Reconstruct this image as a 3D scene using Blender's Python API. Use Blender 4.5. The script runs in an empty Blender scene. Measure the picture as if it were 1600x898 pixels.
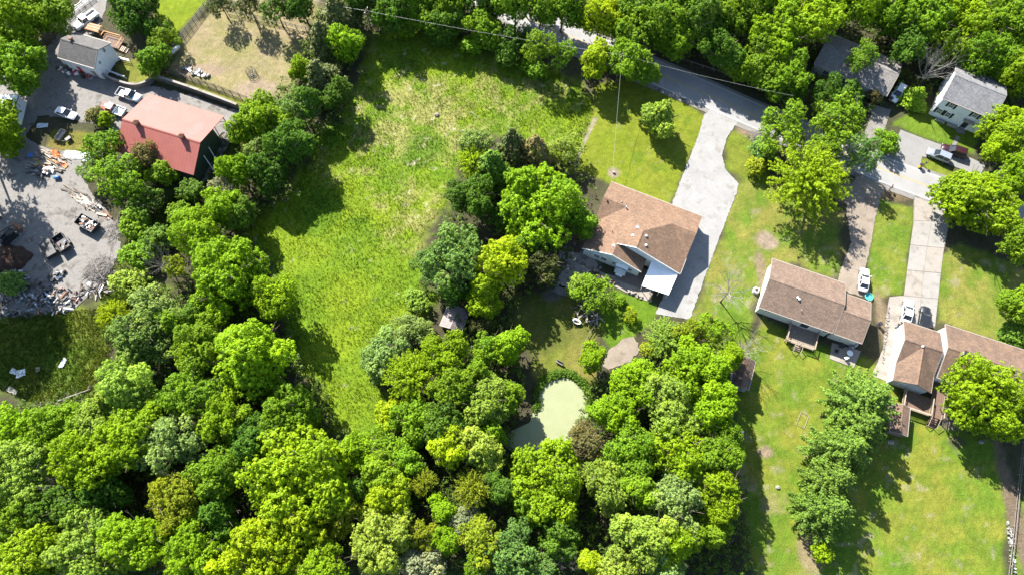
import bpy, math, random
import numpy as np
from mathutils import Vector, Matrix
R = math.radians
# ------------------------------------------------------------------ camera, sky, sun, exposure
CAM_H, FPX, TILT = 118.0, 1067.0, R(20.1)
scene = bpy.context.scene
col = scene.collection
cam_d = bpy.data.cameras.new('camera'); cam = bpy.data.objects.new('camera', cam_d); col.objects.link(cam)
cam.location = (0, 0, CAM_H); cam.rotation_euler = (TILT, 0, 0)
cam_d.sensor_width = 36.0; cam_d.lens = 36.0 * FPX / 1600.0
cam_d.clip_start = 1.0; cam_d.clip_end = 6000.0
scene.camera = cam
SUN_EL, SUN_AZ = R(40.0), R(-32.0)          # azimuth clockwise from +Y
world = bpy.data.worlds.new('World'); scene.world = world; world.use_nodes = True
wn = world.node_tree.nodes; wl = world.node_tree.links
sky = wn.new('ShaderNodeTexSky'); sky.sky_type = 'NISHITA'; sky.sun_disc = False
sky.sun_elevation = SUN_EL; sky.sun_rotation = SUN_AZ; sky.air_density = 1.0; sky.dust_density = 0.6
wl.new(sky.outputs['Color'], wn['Background'].inputs['Color'])
wn['Background'].inputs['Strength'].default_value = 0.085
sun_d = bpy.data.lights.new('sun', 'SUN'); sun_d.energy = 5.0; sun_d.angle = R(0.53); sun_d.color = (1.0, 0.955, 0.88)
sun = bpy.data.objects.new('sun', sun_d); col.objects.link(sun)
to_sun = Vector((math.sin(SUN_AZ) * math.cos(SUN_EL), math.cos(SUN_AZ) * math.cos(SUN_EL), math.sin(SUN_EL)))
sun.rotation_euler = to_sun.to_track_quat('Z', 'Y').to_euler(); sun.location = (-60, 70, 140)
vs = scene.view_settings
vs.view_transform = 'Standard'; vs.look = 'None'; vs.gamma = 1.0; vs.use_curve_mapping = False
vs.exposure = 2.0
scene.cycles.max_bounces = 6; scene.cycles.diffuse_bounces = 3; scene.cycles.transmission_bounces = 3

# ------------------------------------------------------------------ survey: map reference -> ground metres
_fw = np.array([0, math.sin(TILT), -math.cos(TILT)]); _up = np.array([0, math.cos(TILT), math.sin(TILT)])
def G(px, py, z=0.0):
    r = _fw + (px - 800) / FPX * np.array([1., 0, 0]) + (449 - py) / FPX * _up
    t = (z - CAM_H) / r[2]
    return Vector((r[0] * t, r[1] * t, z))
def px_per_m(px, py, z=0.0):
    p = G(px, py, z); d = float(np.dot(np.array([p.x, p.y, z - CAM_H]), _fw)); return FPX / d

# ------------------------------------------------------------------ helpers
def tag(o, label=None, cat=None, group=None, kind=None):
    if label: o['label'] = label
    if cat: o['category'] = cat
    if group: o['group'] = group
    if kind: o['kind'] = kind
    return o
def empty(name, loc=(0, 0, 0), rz=0.0, label=None, cat=None, group=None):
    o = bpy.data.objects.new(name, None); o.empty_display_size = 0.3; col.objects.link(o)
    o.location = loc; o.rotation_euler = (0, 0, rz)
    return tag(o, label, cat, group)
def link_mesh(name, me, parent=None, mat=None):
    o = bpy.data.objects.new(name, me); col.objects.link(o)
    if mat is not None and not me.materials: me.materials.append(mat)
    if parent is not None: o.parent = parent
    return o
class MB:
    def __init__(s): s.v = []; s.f = []; s.smooth = False
    def add(s, vs_, fs):
        b = len(s.v); s.v += [tuple(p) for p in vs_]; s.f += [tuple(b + i for i in f) for f in fs]; return s
    def box(s, c, d, rz=0.0, tilt=None):
        x, y, z = d[0] / 2, d[1] / 2, d[2] / 2
        m = Matrix.Rotation(rz, 3, 'Z')
        if tilt is not None: m = m @ Matrix.Rotation(tilt[1], 3, tilt[0])
        P = [Vector(c) + m @ Vector((a, b, e)) for a in (-x, x) for b in (-y, y) for e in (-z, z)]
        return s.add(P, [(0, 1, 3, 2), (4, 6, 7, 5), (0, 4, 5, 1), (2, 3, 7, 6), (0, 2, 6, 4), (1, 5, 7, 3)])
    def tube(s, p, q, r0, r1=None, n=6, cap=True):
        p = Vector(p); q = Vector(q); r1 = r0 if r1 is None else r1
        d = (q - p)
        if d.length < 1e-6: return s
        d.normalize(); a = d.orthogonal().normalized(); b = d.cross(a)
        ring = lambda c, r: [c + (a * math.cos(2 * math.pi * i / n) + b * math.sin(2 * math.pi * i / n)) * r for i in range(n)]
        fs = [(i, (i + 1) % n, n + (i + 1) % n, n + i) for i in range(n)]
        if cap: fs += [tuple(range(n - 1, -1, -1)), tuple(range(n, 2 * n))]
        return s.add(ring(p, r0) + ring(q, r1), fs)
    def prism(s, poly, z0, z1):
        n = len(poly); P = [(x, y, z0) for x, y in poly] + [(x, y, z1) for x, y in poly]
        area = sum(poly[i][0] * poly[(i + 1) % n][1] - poly[(i + 1) % n][0] * poly[i][1] for i in range(n))
        fs = [(i, (i + 1) % n, n + (i + 1) % n, n + i) for i in range(n)] + [tuple(range(n, 2 * n)), tuple(range(n - 1, -1, -1))]
        if area < 0: fs = [tuple(reversed(f)) for f in fs]
        return s.add(P, fs)
    def slab(s, pts, t):
        """closed plate: pts is the top outline (3-D, counter-clockwise from above), thickness t downwards"""
        n = len(pts); P = [tuple(p) for p in pts] + [(p[0], p[1], p[2] - t) for p in pts]
        return s.add(P, [tuple(range(n)), tuple(range(2 * n - 1, n - 1, -1))] + [(i, n + i, n + (i + 1) % n, (i + 1) % n) for i in range(n)])
    def loft(s, rings, cap=True):
        n = len(rings[0]); P = [p for r in rings for p in r]; fs = []
        for k in range(len(rings) - 1):
            for i in range(n):
                fs.append((k * n + i, k * n + (i + 1) % n, (k + 1) * n + (i + 1) % n, (k + 1) * n + i))
        if cap: fs += [tuple(range(n - 1, -1, -1)), tuple((len(rings) - 1) * n + i for i in range(n))]
        return s.add(P, fs)
    def mesh(s, name, smooth=False):
        me = bpy.data.meshes.new(name); me.from_pydata(s.v, [], s.f); me.update()
        if smooth: me.polygons.foreach_set('use_smooth', [True] * len(me.polygons))
        return me
    def build(s, name, mat, parent=None, smooth=False):
        return link_mesh(name, s.mesh(name, smooth), parent, mat)
def box(name, c, d, mat, parent=None, rz=0.0, tilt=None):
    return MB().box(c, d, rz, tilt).build(name, mat, parent)

# ------------------------------------------------------------------ materials
def nt(name):
    m = bpy.data.materials.new(name); m.use_nodes = True
    t = m.node_tree; return m, t.nodes, t.links, t.nodes['Principled BSDF']
def noise(N, scale, detail=4, rough=.6):
    n = N.new('ShaderNodeTexNoise'); n.inputs['Scale'].default_value = scale
    n.inputs['Detail'].default_value = detail; n.inputs['Roughness'].default_value = rough; return n
def ramp(N, stops):
    r = N.new('ShaderNodeValToRGB'); e = r.color_ramp.elements
    while len(e) < len(stops): e.new(0.5)
    for k, (p, c) in enumerate(stops): e[k].position = p; e[k].color = (*c, 1)
    return r
def mixc(N, L, a, b, fac, mode='MIX'):
    m = N.new('ShaderNodeMix'); m.data_type = 'RGBA'; m.blend_type = mode
    for sock, val in ((m.inputs[6], a), (m.inputs[7], b), (m.inputs[0], fac)):
        if isinstance(val, (tuple, float, int)): sock.default_value = (*val, 1) if isinstance(val, tuple) else val
        else: L.new(val, sock)
    return m.outputs[2]
def grey(v): return (v, v, v)
def bump(N, L, b, src, strength=.4, dist=.05):
    n = N.new('ShaderNodeBump'); n.inputs['Strength'].default_value = strength; n.inputs['Distance'].default_value = dist
    L.new(src, n.inputs['Height']); L.new(n.outputs['Normal'], b.inputs['Normal'])
def surf(name, c, var=.25, scale=3.0, rough=.85, fine=40.0, finevar=.15, metal=0.0, bumpy=.0, stain=None, coat=0.0):
    m, N, L, b = nt(name)
    tc = N.new('ShaderNodeTexCoord')
    n1 = noise(N, scale); n2 = noise(N, fine, 3)
    for n in (n1, n2): L.new(tc.outputs['Object'], n.inputs['Vector'])
    r1 = ramp(N, [(.28, grey(1 - var)), (.72, grey(1 + var))]); r2 = ramp(N, [(.25, grey(1 - finevar)), (.75, grey(1 + finevar))])
    L.new(n1.outputs['Fac'], r1.inputs['Fac']); L.new(n2.outputs['Fac'], r2.inputs['Fac'])
    o = mixc(N, L, tuple(c), r1.outputs['Color'], 1.0, 'MULTIPLY'); o = mixc(N, L, o, r2.outputs['Color'], 1.0, 'MULTIPLY')
    if stain:
        n3 = noise(N, stain[1], 5, .65); L.new(tc.outputs['Object'], n3.inputs['Vector'])
        r3 = ramp(N, [(stain[2], grey(0)), (stain[2] + .12, grey(1))]); L.new(n3.outputs['Fac'], r3.inputs['Fac'])
        o = mixc(N, L, o, tuple(stain[0]), r3.outputs['Color'])
    L.new(o, b.inputs['Base Color']); b.inputs['Roughness'].default_value = rough; b.inputs['Metallic'].default_value = metal
    b.inputs['Coat Weight'].default_value = coat
    if rough > .9: b.inputs['Specular IOR Level'].default_value = .15
    if bumpy: bump(N, L, b, n2.outputs['Fac'], bumpy, .03)
    return m
def siding(name, c, pitch=.2):
    m, N, L, b = nt(name)
    tc = N.new('ShaderNodeTexCoord'); n1 = noise(N, 1.5)
    L.new(tc.outputs['Object'], n1.inputs['Vector'])
    r1 = ramp(N, [(.3, grey(.88)), (.7, grey(1.05))]); L.new(n1.outputs['Fac'], r1.inputs['Fac'])
    L.new(mixc(N, L, tuple(c), r1.outputs['Color'], 1.0, 'MULTIPLY'), b.inputs['Base Color'])
    w = N.new('ShaderNodeTexWave'); w.bands_direction = 'Z'; w.wave_profile = 'SAW'; w.inputs['Scale'].default_value = .5 / pitch * .63
    L.new(tc.outputs['Object'], w.inputs['Vector']); bump(N, L, b, w.outputs['Fac'], .5, .02)
    b.inputs['Roughness'].default_value = .6; return m
def shingle(name, c, c2, ang=0.0):
    """asphalt shingles: short tabs in courses along the eave, weathered patches"""
    m, N, L, b = nt(name)
    tc = N.new('ShaderNodeTexCoord'); mp = N.new('ShaderNodeMapping'); mp.inputs['Rotation'].default_value = (0, 0, ang)
    L.new(tc.outputs['Object'], mp.inputs['Vector'])
    br = N.new('ShaderNodeTexBrick'); br.inputs['Scale'].default_value = 1.0; br.offset = .5
    br.inputs['Brick Width'].default_value = .33; br.inputs['Row Height'].default_value = .22; br.inputs['Mortar Size'].default_value = .012
    br.inputs['Color1'].default_value = (.78, .78, .78, 1); br.inputs['Color2'].default_value = (1.22, 1.2, 1.18, 1); br.inputs['Mortar'].default_value = (.55, .55, .55, 1)
    L.new(mp.outputs['Vector'], br.inputs['Vector'])
    n1 = noise(N, .55, 5, .65); n2 = noise(N, 9, 3)
    for n in (n1, n2): L.new(tc.outputs['Object'], n.inputs['Vector'])
    r1 = ramp(N, [(.35, grey(0)), (.68, grey(1))]); L.new(n1.outputs['Fac'], r1.inputs['Fac'])
    o = mixc(N, L, tuple(c), tuple(c2), r1.outputs['Color'])
    r2 = ramp(N, [(.25, grey(.82)), (.75, grey(1.15))]); L.new(n2.outputs['Fac'], r2.inputs['Fac'])
    o = mixc(N, L, o, br.outputs['Color'], 1.0, 'MULTIPLY'); o = mixc(N, L, o, r2.outputs['Color'], 1.0, 'MULTIPLY')
    L.new(o, b.inputs['Base Color']); b.inputs['Roughness'].default_value = .93
    bump(N, L, b, br.outputs['Fac'], .25, .01); return m
def paint(name, c, rough=.35, coat=.4, metal=0.0):
    m, N, L, b = nt(name)
    tc = N.new('ShaderNodeTexCoord'); n1 = noise(N, 2.5); L.new(tc.outputs['Object'], n1.inputs['Vector'])
    r1 = ramp(N, [(.3, grey(.9)), (.7, grey(1.05))]); L.new(n1.outputs['Fac'], r1.inputs['Fac'])
    L.new(mixc(N, L, tuple(c), r1.outputs['Color'], 1.0, 'MULTIPLY'), b.inputs['Base Color'])
    b.inputs['Roughness'].default_value = rough; b.inputs['Coat Weight'].default_value = coat; b.inputs['Coat Roughness'].default_value = .08
    b.inputs['Metallic'].default_value = metal; return m
def glassm(name, c):
    m, N, L, b = nt(name)
    tc = N.new('ShaderNodeTexCoord'); n1 = noise(N, .9, 2); L.new(tc.outputs['Object'], n1.inputs['Vector'])
    r1 = ramp(N, [(.3, tuple(x * .6 for x in c)), (.7, tuple(x * 1.3 for x in c))]); L.new(n1.outputs['Fac'], r1.inputs['Fac'])
    L.new(r1.outputs['Color'], b.inputs['Base Color']); b.inputs['Roughness'].default_value = .06; b.inputs['IOR'].default_value = 1.5; return m
def leafm(name, spec=.14, trans=.42, hue=.10):
    m, N, L, b = nt(name)
    oi = N.new('ShaderNodeObjectInfo'); at = N.new('ShaderNodeAttribute'); at.attribute_name = 'var'
    r = ramp(N, [(0, (.42, .50, .45)), (.5, (1, 1, 1)), (1, (1.6, 1.42, 1.0))]); L.new(at.outputs['Fac'], r.inputs['Fac'])  # bright end paints a yellowish sunlit highlight into the leaf colour
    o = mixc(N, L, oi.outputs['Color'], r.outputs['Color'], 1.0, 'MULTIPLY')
    L.new(o, b.inputs['Base Color']); b.inputs['Roughness'].default_value = .5; b.inputs['Specular IOR Level'].default_value = spec
    tr = N.new('ShaderNodeBsdfTranslucent'); L.new(mixc(N, L, o, (1.35, 1.2, .45), 1.0, 'MULTIPLY'), tr.inputs['Color'])
    mx = N.new('ShaderNodeMixShader'); mx.inputs[0].default_value = trans
    L.new(b.outputs['BSDF'], mx.inputs[1]); L.new(tr.outputs['BSDF'], mx.inputs[2])
    L.new(mx.outputs['Shader'], N['Material Output'].inputs['Surface']); return m
M = {}
M['leaf'] = leafm('leaf'); M['needle'] = leafm('needle', .12, .12)
M['bark'] = surf('bark', (.10, .08, .06), .3, 4, .95, 20, .3, bumpy=.5)
M['deadwood'] = surf('deadwood', (.21, .19, .17), .25, 3, .9, 20, .2, bumpy=.3)
M['gravel_white'] = surf('white_gravel', (.205, .20, .193), .10, .35, .95, 9, .22, bumpy=.5, stain=((.165, .155, .14), .6, .54))
M['gravel_tan'] = surf('tan_gravel', (.175, .145, .115), .14, .4, .95, 8, .25, bumpy=.5, stain=((.135, .108, .08), .5, .53))
M['gravel_grey'] = surf('grey_gravel', (.155, .146, .135), .22, .35, .95, 7, .3, bumpy=.6, stain=((.078, .07, .062), .35, .53))
M['asphalt'] = surf('worn_asphalt', (.192, .188, .182), .10, .3, .9, 14, .12, bumpy=.2, stain=((.155, .151, .147), .25, .56))
M['asphalt_pale'] = surf('pale_asphalt', (.155, .15, .143), .12, .5, .9, 12, .14, bumpy=.2, stain=((.105, .102, .098), .5, .57))
M['concrete'] = surf('concrete', (.195, .183, .165), .10, .5, .9, 10, .10, bumpy=.15, stain=((.145, .132, .115), .7, .54))
M['concrete_warm'] = surf('warm_concrete', (.20, .178, .152), .12, .5, .9, 10, .10, bumpy=.15, stain=((.145, .125, .102), .6, .52))
M['concrete_old'] = surf('old_concrete', (.15, .14, .125), .2, .6, .95, 9, .2, bumpy=.3, stain=((.08, .074, .066), .7, .53))
M['patio'] = surf('brown_patio', (.115, .092, .08), .15, .6, .9, 10, .12, bumpy=.2)
M['road_white'] = surf('white_line_paint', (.36, .36, .35), .2, 3, .8, 20, .2)
M['road_yellow'] = surf('yellow_line_paint', (.27, .20, .07), .25, 2, .8, 15, .25)
M['dirt'] = surf('dirt', (.13, .092, .064), .25, .8, 1., 8, .25, bumpy=.5)
M['dirt_dark'] = surf('dark_soil', (.05, .031, .023), .3, 1.0, 1., 6, .35, bumpy=.8)
M['roof_tan'] = shingle('tan_shingles', (.160, .098, .060), (.120, .073, .046))
M['roof_brown'] = shingle('brown_shingles', (.142, .098, .071), (.107, .073, .053))
M['roof_rust'] = shingle('rust_brown_shingles', (.135, .086, .056), (.082, .053, .039))
M['roof_grey'] = shingle('grey_shingles', (.145, .146, .15), (.11, .11, .115))
M['roof_taupe'] = shingle('taupe_shingles', (.165, .153, .142), (.125, .115, .108))
M['roof_dark'] = shingle('charcoal_shingles', (.085, .080, .077), (.06, .057, .054))
M['roof_red'] = surf('red_metal_roof', (.24, .064, .047), .10, .5, .72, 6, .08, metal=.0, stain=((.235, .075, .064), .25, .54))
M['roof_rib'] = surf('weathered_rib_metal', (.12, .088, .082), .25, 1.2, .6, 12, .2, stain=((.15, .13, .125), .9, .5))
M['roof_white'] = surf('white_metal_roof', (.76, .76, .75), .05, .8, .5, 10, .05)
M['white'] = surf('white_paint', (.74, .74, .73), .05, 1.5, .55, 20, .05)
M['white_siding'] = siding('white_siding', (.70, .71, .72)); M['grey_siding'] = siding('blue_grey_siding', (.33, .36, .38))
M['cream_siding'] = siding('pale_siding', (.62, .60, .56)); M['green_siding'] = siding('dark_green_siding', (.035, .055, .045), .9)
M['brown_siding'] = siding('brown_siding', (.13, .10, .08), .3)
M['trim'] = surf('trim', (.24, .21, .18), .1, 2, .6, 20, .08)
M['glass'] = glassm('window_glass', (.035, .045, .055)); M['carglass'] = glassm('car_glass', (.02, .026, .032))
M['shutter'] = surf('black_shutters', (.012, .012, .014), .2, 4, .5)
M['deck'] = surf('weathered_deck_boards', (.17, .135, .105), .2, 2, .9, 14, .2, bumpy=.2)
M['deck_dark'] = surf('stained_deck_boards', (.105, .065, .046), .2, 2, .85, 14, .2, bumpy=.2)
M['rail_tan'] = surf('tan_rail_wood', (.28, .22, .16), .15, 2, .85, 14, .15)
M['wood_grey'] = surf('grey_fence_wood', (.16, .143, .122), .25, 2, .95, 14, .2, bumpy=.2)
M['wood_dark'] = surf('dark_fence_wood', (.10, .085, .07), .25, 2, .95, 14, .2)
M['wood_pale'] = surf('pale_lumber', (.32, .265, .20), .25, 1, .9, 14, .2)
M['wood_orange'] = surf('orange_lumber', (.45, .22, .10), .2, 1, .9, 14, .2)
M['metal'] = surf('galvanised_metal', (.45, .46, .47), .15, 2, .4, 20, .1, metal=.7)
M['black_metal'] = surf('black_metal', (.018, .018, .02), .25, 3, .5, 20, .15)
M['rust'] = surf('rusty_metal', (.16, .07, .04), .3, 3, .85, 20, .25)
M['tyre'] = surf('tyre_rubber', (.015, .015, .016), .15, 5, .9)
M['rim'] = surf('wheel_rim', (.35, .35, .36), .1, 6, .35, metal=.8)
M['plastic_white'] = surf('white_plastic', (.70, .70, .69), .08, 2, .45)
M['plastic_blue'] = surf('blue_plastic', (.04, .13, .38), .15, 2, .5)
M['plastic_teal'] = surf('teal_plastic', (.05, .32, .30), .12, 2, .45)
M['plastic_orange'] = surf('orange_plastic', (.52, .14, .04), .15, 2, .5)
M['plastic_yellow'] = surf('yellow_plastic', (.55, .38, .05), .15, 2, .5)
M['plastic_red'] = surf('red_plastic', (.38, .04, .035), .15, 2, .5)
M['plastic_grey'] = surf('grey_plastic', (.19, .19, .20), .15, 2, .5)
M['tarp'] = surf('pale_tarp', (.46, .50, .54), .12, 1.2, .5, 8, .08, bumpy=.5)
M['stone'] = surf('field_stone', (.22, .20, .175), .2, 2, .95, 10, .2, bumpy=.4)
M['algae'] = surf('duckweed', (.178, .196, .098), .06, .5, .55, 16, .07, bumpy=.15, stain=((.158, .175, .078), .45, .55))
M['lamp_red'] = paint('tail_lamp_red', (.35, .012, .01)); M['lamp_clear'] = paint('head_lamp', (.55, .56, .58), .1)
M['wire'] = surf('pale_cable', (.22, .22, .21), .1, 2, .5)
for nm, c, mt in (('white', (.72, .72, .72), 0), ('silver', (.30, .33, .37), .5), ('black', (.012, .012, .014), 0), ('maroon', (.026, .006, .011), .1), ('red', (.42, .10, .08), 0), ('navy', (.02, .024, .035), .2), ('grey', (.16, .165, .17), .3), ('pale', (.55, .57, .58), 0)):
    M['car_' + nm] = paint('car_paint_' + nm, c, metal=mt)

# ------------------------------------------------------------------ numpy field helpers
rng = np.random.default_rng(7)
random.seed(11)
def vnoise(x, y, s, seed=0):
    """smooth value noise in [0,1]"""
    r = np.random.default_rng(seed).random((256, 256)); u = x / s + 1000.3; v = y / s + 1000.7
    i = np.floor(u).astype(int); j = np.floor(v).astype(int); a = u - i; b = v - j
    a = a * a * (3 - 2 * a); b = b * b * (3 - 2 * b); i &= 255; j &= 255; i1 = (i + 1) & 255; j1 = (j + 1) & 255
    return (r[i, j] * (1 - a) + r[i1, j] * a) * (1 - b) + (r[i, j1] * (1 - a) + r[i1, j1] * a) * b
def fbm(x, y, s, seed=0): return .5 * vnoise(x, y, s, seed) + .3 * vnoise(x, y, s / 2.1, seed + 1) + .2 * vnoise(x, y, s / 4.3, seed + 2)
def world_poly(pp): return [tuple(G(*p)[:2]) for p in pp]
def sdist(x, y, poly):
    """signed distance, positive inside"""
    d = np.full(x.shape, 1e9); inside = np.zeros(x.shape, bool); n = len(poly)
    for k in range(n):
        ax, ay = poly[k]; bx, by = poly[(k + 1) % n]; ex, ey = bx - ax, by - ay
        t = np.clip(((x - ax) * ex + (y - ay) * ey) / (ex * ex + ey * ey + 1e-9), 0, 1)
        d = np.minimum(d, np.hypot(x - ax - t * ex, y - ay - t * ey))
        c = ((ay > y) != (by > y)) & (x < (bx - ax) * (y - ay) / (by - ay + 1e-12) + ax); inside ^= c
    return np.where(inside, d, -d)
# zones, outlined on the map:  name -> (outline, colour, colour2, noise scale, edge softness)
MEADOW = [(575, 55), (640, 38), (720, 58), (800, 84), (860, 106), (935, 150), (925, 190), (910, 225), (900, 262), (860, 260), (800, 205), (735, 215), (712, 260), (700, 320), (660, 370), (668, 450), (690, 470), (640, 500), (570, 560), (600, 610), (625, 640), (625, 675), (565, 700), (520, 665), (470, 560), (440, 470), (420, 400), (380, 375), (395, 330), (460, 290), (490, 230), (520, 190), (560, 130)]
ZONES = [
 ('meadow', MEADOW, (.15, .205, .018), (.105, .175, .016), 7, 2.0),
 ('front_lawn', [(920, 190), (930, 135), (985, 120), (1030, 140), (1075, 165), (1105, 185), (1090, 215), (1045, 325), (950, 285), (900, 265), (905, 225)], (.145, .20, .014), (.165, .205, .022), 6, .8),
 ('verge_a', [(1140, 205), (1165, 200), (1200, 240), (1215, 300), (1190, 340), (1160, 280), (1132, 262)], (.125, .19, .02), (.15, .18, .03), 5, 1.),
 ('strip_lawn', [(1160, 280), (1215, 300), (1300, 300), (1320, 380), (1300, 430), (1210, 400), (1180, 470), (1165, 560), (1140, 640), (1145, 720), (1120, 560), (1080, 500), (1100, 430), (1125, 370)], (.105, .185, .02), (.195, .20, .055), 3.5, 1.5),
 ('mid_strip', [(1372, 310), (1425, 325), (1427, 350), (1410, 465), (1390, 462), (1360, 470), (1355, 420), (1366, 340)], (.105, .185, .02), (.165, .20, .035), 3, .6),
 ('right_lawn', [(1470, 400), (1500, 380), (1650, 440), (1650, 560), (1480, 508), (1462, 505)], (.105, .18, .02), (.195, .205, .055), 3.5, .8),
 ('back_lawn', [(1165, 560), (1190, 490), (1250, 530), (1360, 560), (1395, 600), (1440, 650), (1480, 660), (1560, 690), (1575, 800), (1560, 930), (1330, 960), (1185, 930), (1165, 800), (1145, 720), (1150, 640)], (.10, .185, .018), (.185, .21, .035), 4.5, 1.0),
 ('right_edge_lawn', [(1590, 780), (1660, 780), (1660, 930), (1580, 930)], (.11, .175, .025), (.12, .18, .03), 6, .8),
 ('garden_lawn', [(950, 455), (1000, 460), (1030, 485), (1010, 510), (960, 545), (940, 530), (930, 490), (945, 470)], (.10, .19, .012), (.085, .165, .012), 5, .6),
 ('pond_bank', [(830, 575), (850, 545), (900, 520), (930, 520), (925, 560), (930, 600), (900, 595), (860, 590), (840, 600)], (.135, .17, .03), (.17, .17, .05), 3, .8),
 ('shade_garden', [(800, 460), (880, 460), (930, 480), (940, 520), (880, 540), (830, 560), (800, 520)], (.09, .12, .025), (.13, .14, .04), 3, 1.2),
 ('white_house_lawn', [(1395, 195), (1440, 160), (1530, 215), (1520, 240), (1480, 228), (1410, 200)], (.10, .19, .015), (.12, .19, .02), 4, .6),
 ('kerb_lawn', [(1436, 246), (1462, 252), (1515, 280), (1500, 290), (1440, 264)], (.13, .19, .02), (.16, .19, .03), 4, .4),
 ('paddock', [(330, 10), (400, 10), (490, 45), (490, 70), (465, 110), (450, 150), (400, 160), (265, 112), (275, 75), (310, 35)], (.30, .25, .14), (.22, .215, .075), 5, 1.),
 ('paddock_north', [(340, -10), (500, -20), (500, 40), (400, 20)], (.29, .245, .145), (.22, .20, .08), 5, 1.),
 ('far_lawn', [(245, -10), (330, -10), (300, 30), (262, 70), (240, 75)], (.15, .22, .008), (.16, .22, .01), 6, .8),
 ('wall_strip', [(235, 112), (262, 118), (385, 158), (375, 168), (245, 125)], (.14, .175, .03), (.17, .17, .05), 3, .5),
 ('ramp_lawn', [(178, 100), (225, 90), (240, 122), (215, 135), (190, 125)], (.16, .175, .035), (.14, .17, .03), 3, .6),
 ('junk_lawn', [(80, 205), (180, 205), (190, 235), (110, 238), (75, 228)], (.15, .165, .03), (.17, .15, .05), 3, .8),
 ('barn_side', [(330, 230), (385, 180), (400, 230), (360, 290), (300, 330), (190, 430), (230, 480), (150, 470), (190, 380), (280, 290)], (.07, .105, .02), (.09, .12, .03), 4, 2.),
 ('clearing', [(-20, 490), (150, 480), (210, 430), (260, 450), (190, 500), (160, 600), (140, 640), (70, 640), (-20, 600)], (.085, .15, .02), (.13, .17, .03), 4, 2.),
]
def zone_noise(x, y, k): return (fbm(x, y, 3.0, 40 + k) - .5) * 2
xs = np.concatenate([np.array([-2500, -900, -400, -220, -160]), np.arange(-132, 132.1, .5), np.array([160, 220, 400, 900, 2500])])
ys = np.concatenate([np.array([-2500, -900, -300, -120, -50]), np.arange(-22, 134.1, .5), np.array([160, 240, 400, 900, 2500])])
X, Y = np.meshgrid(xs, ys); nx, ny = len(xs), len(ys)
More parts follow.
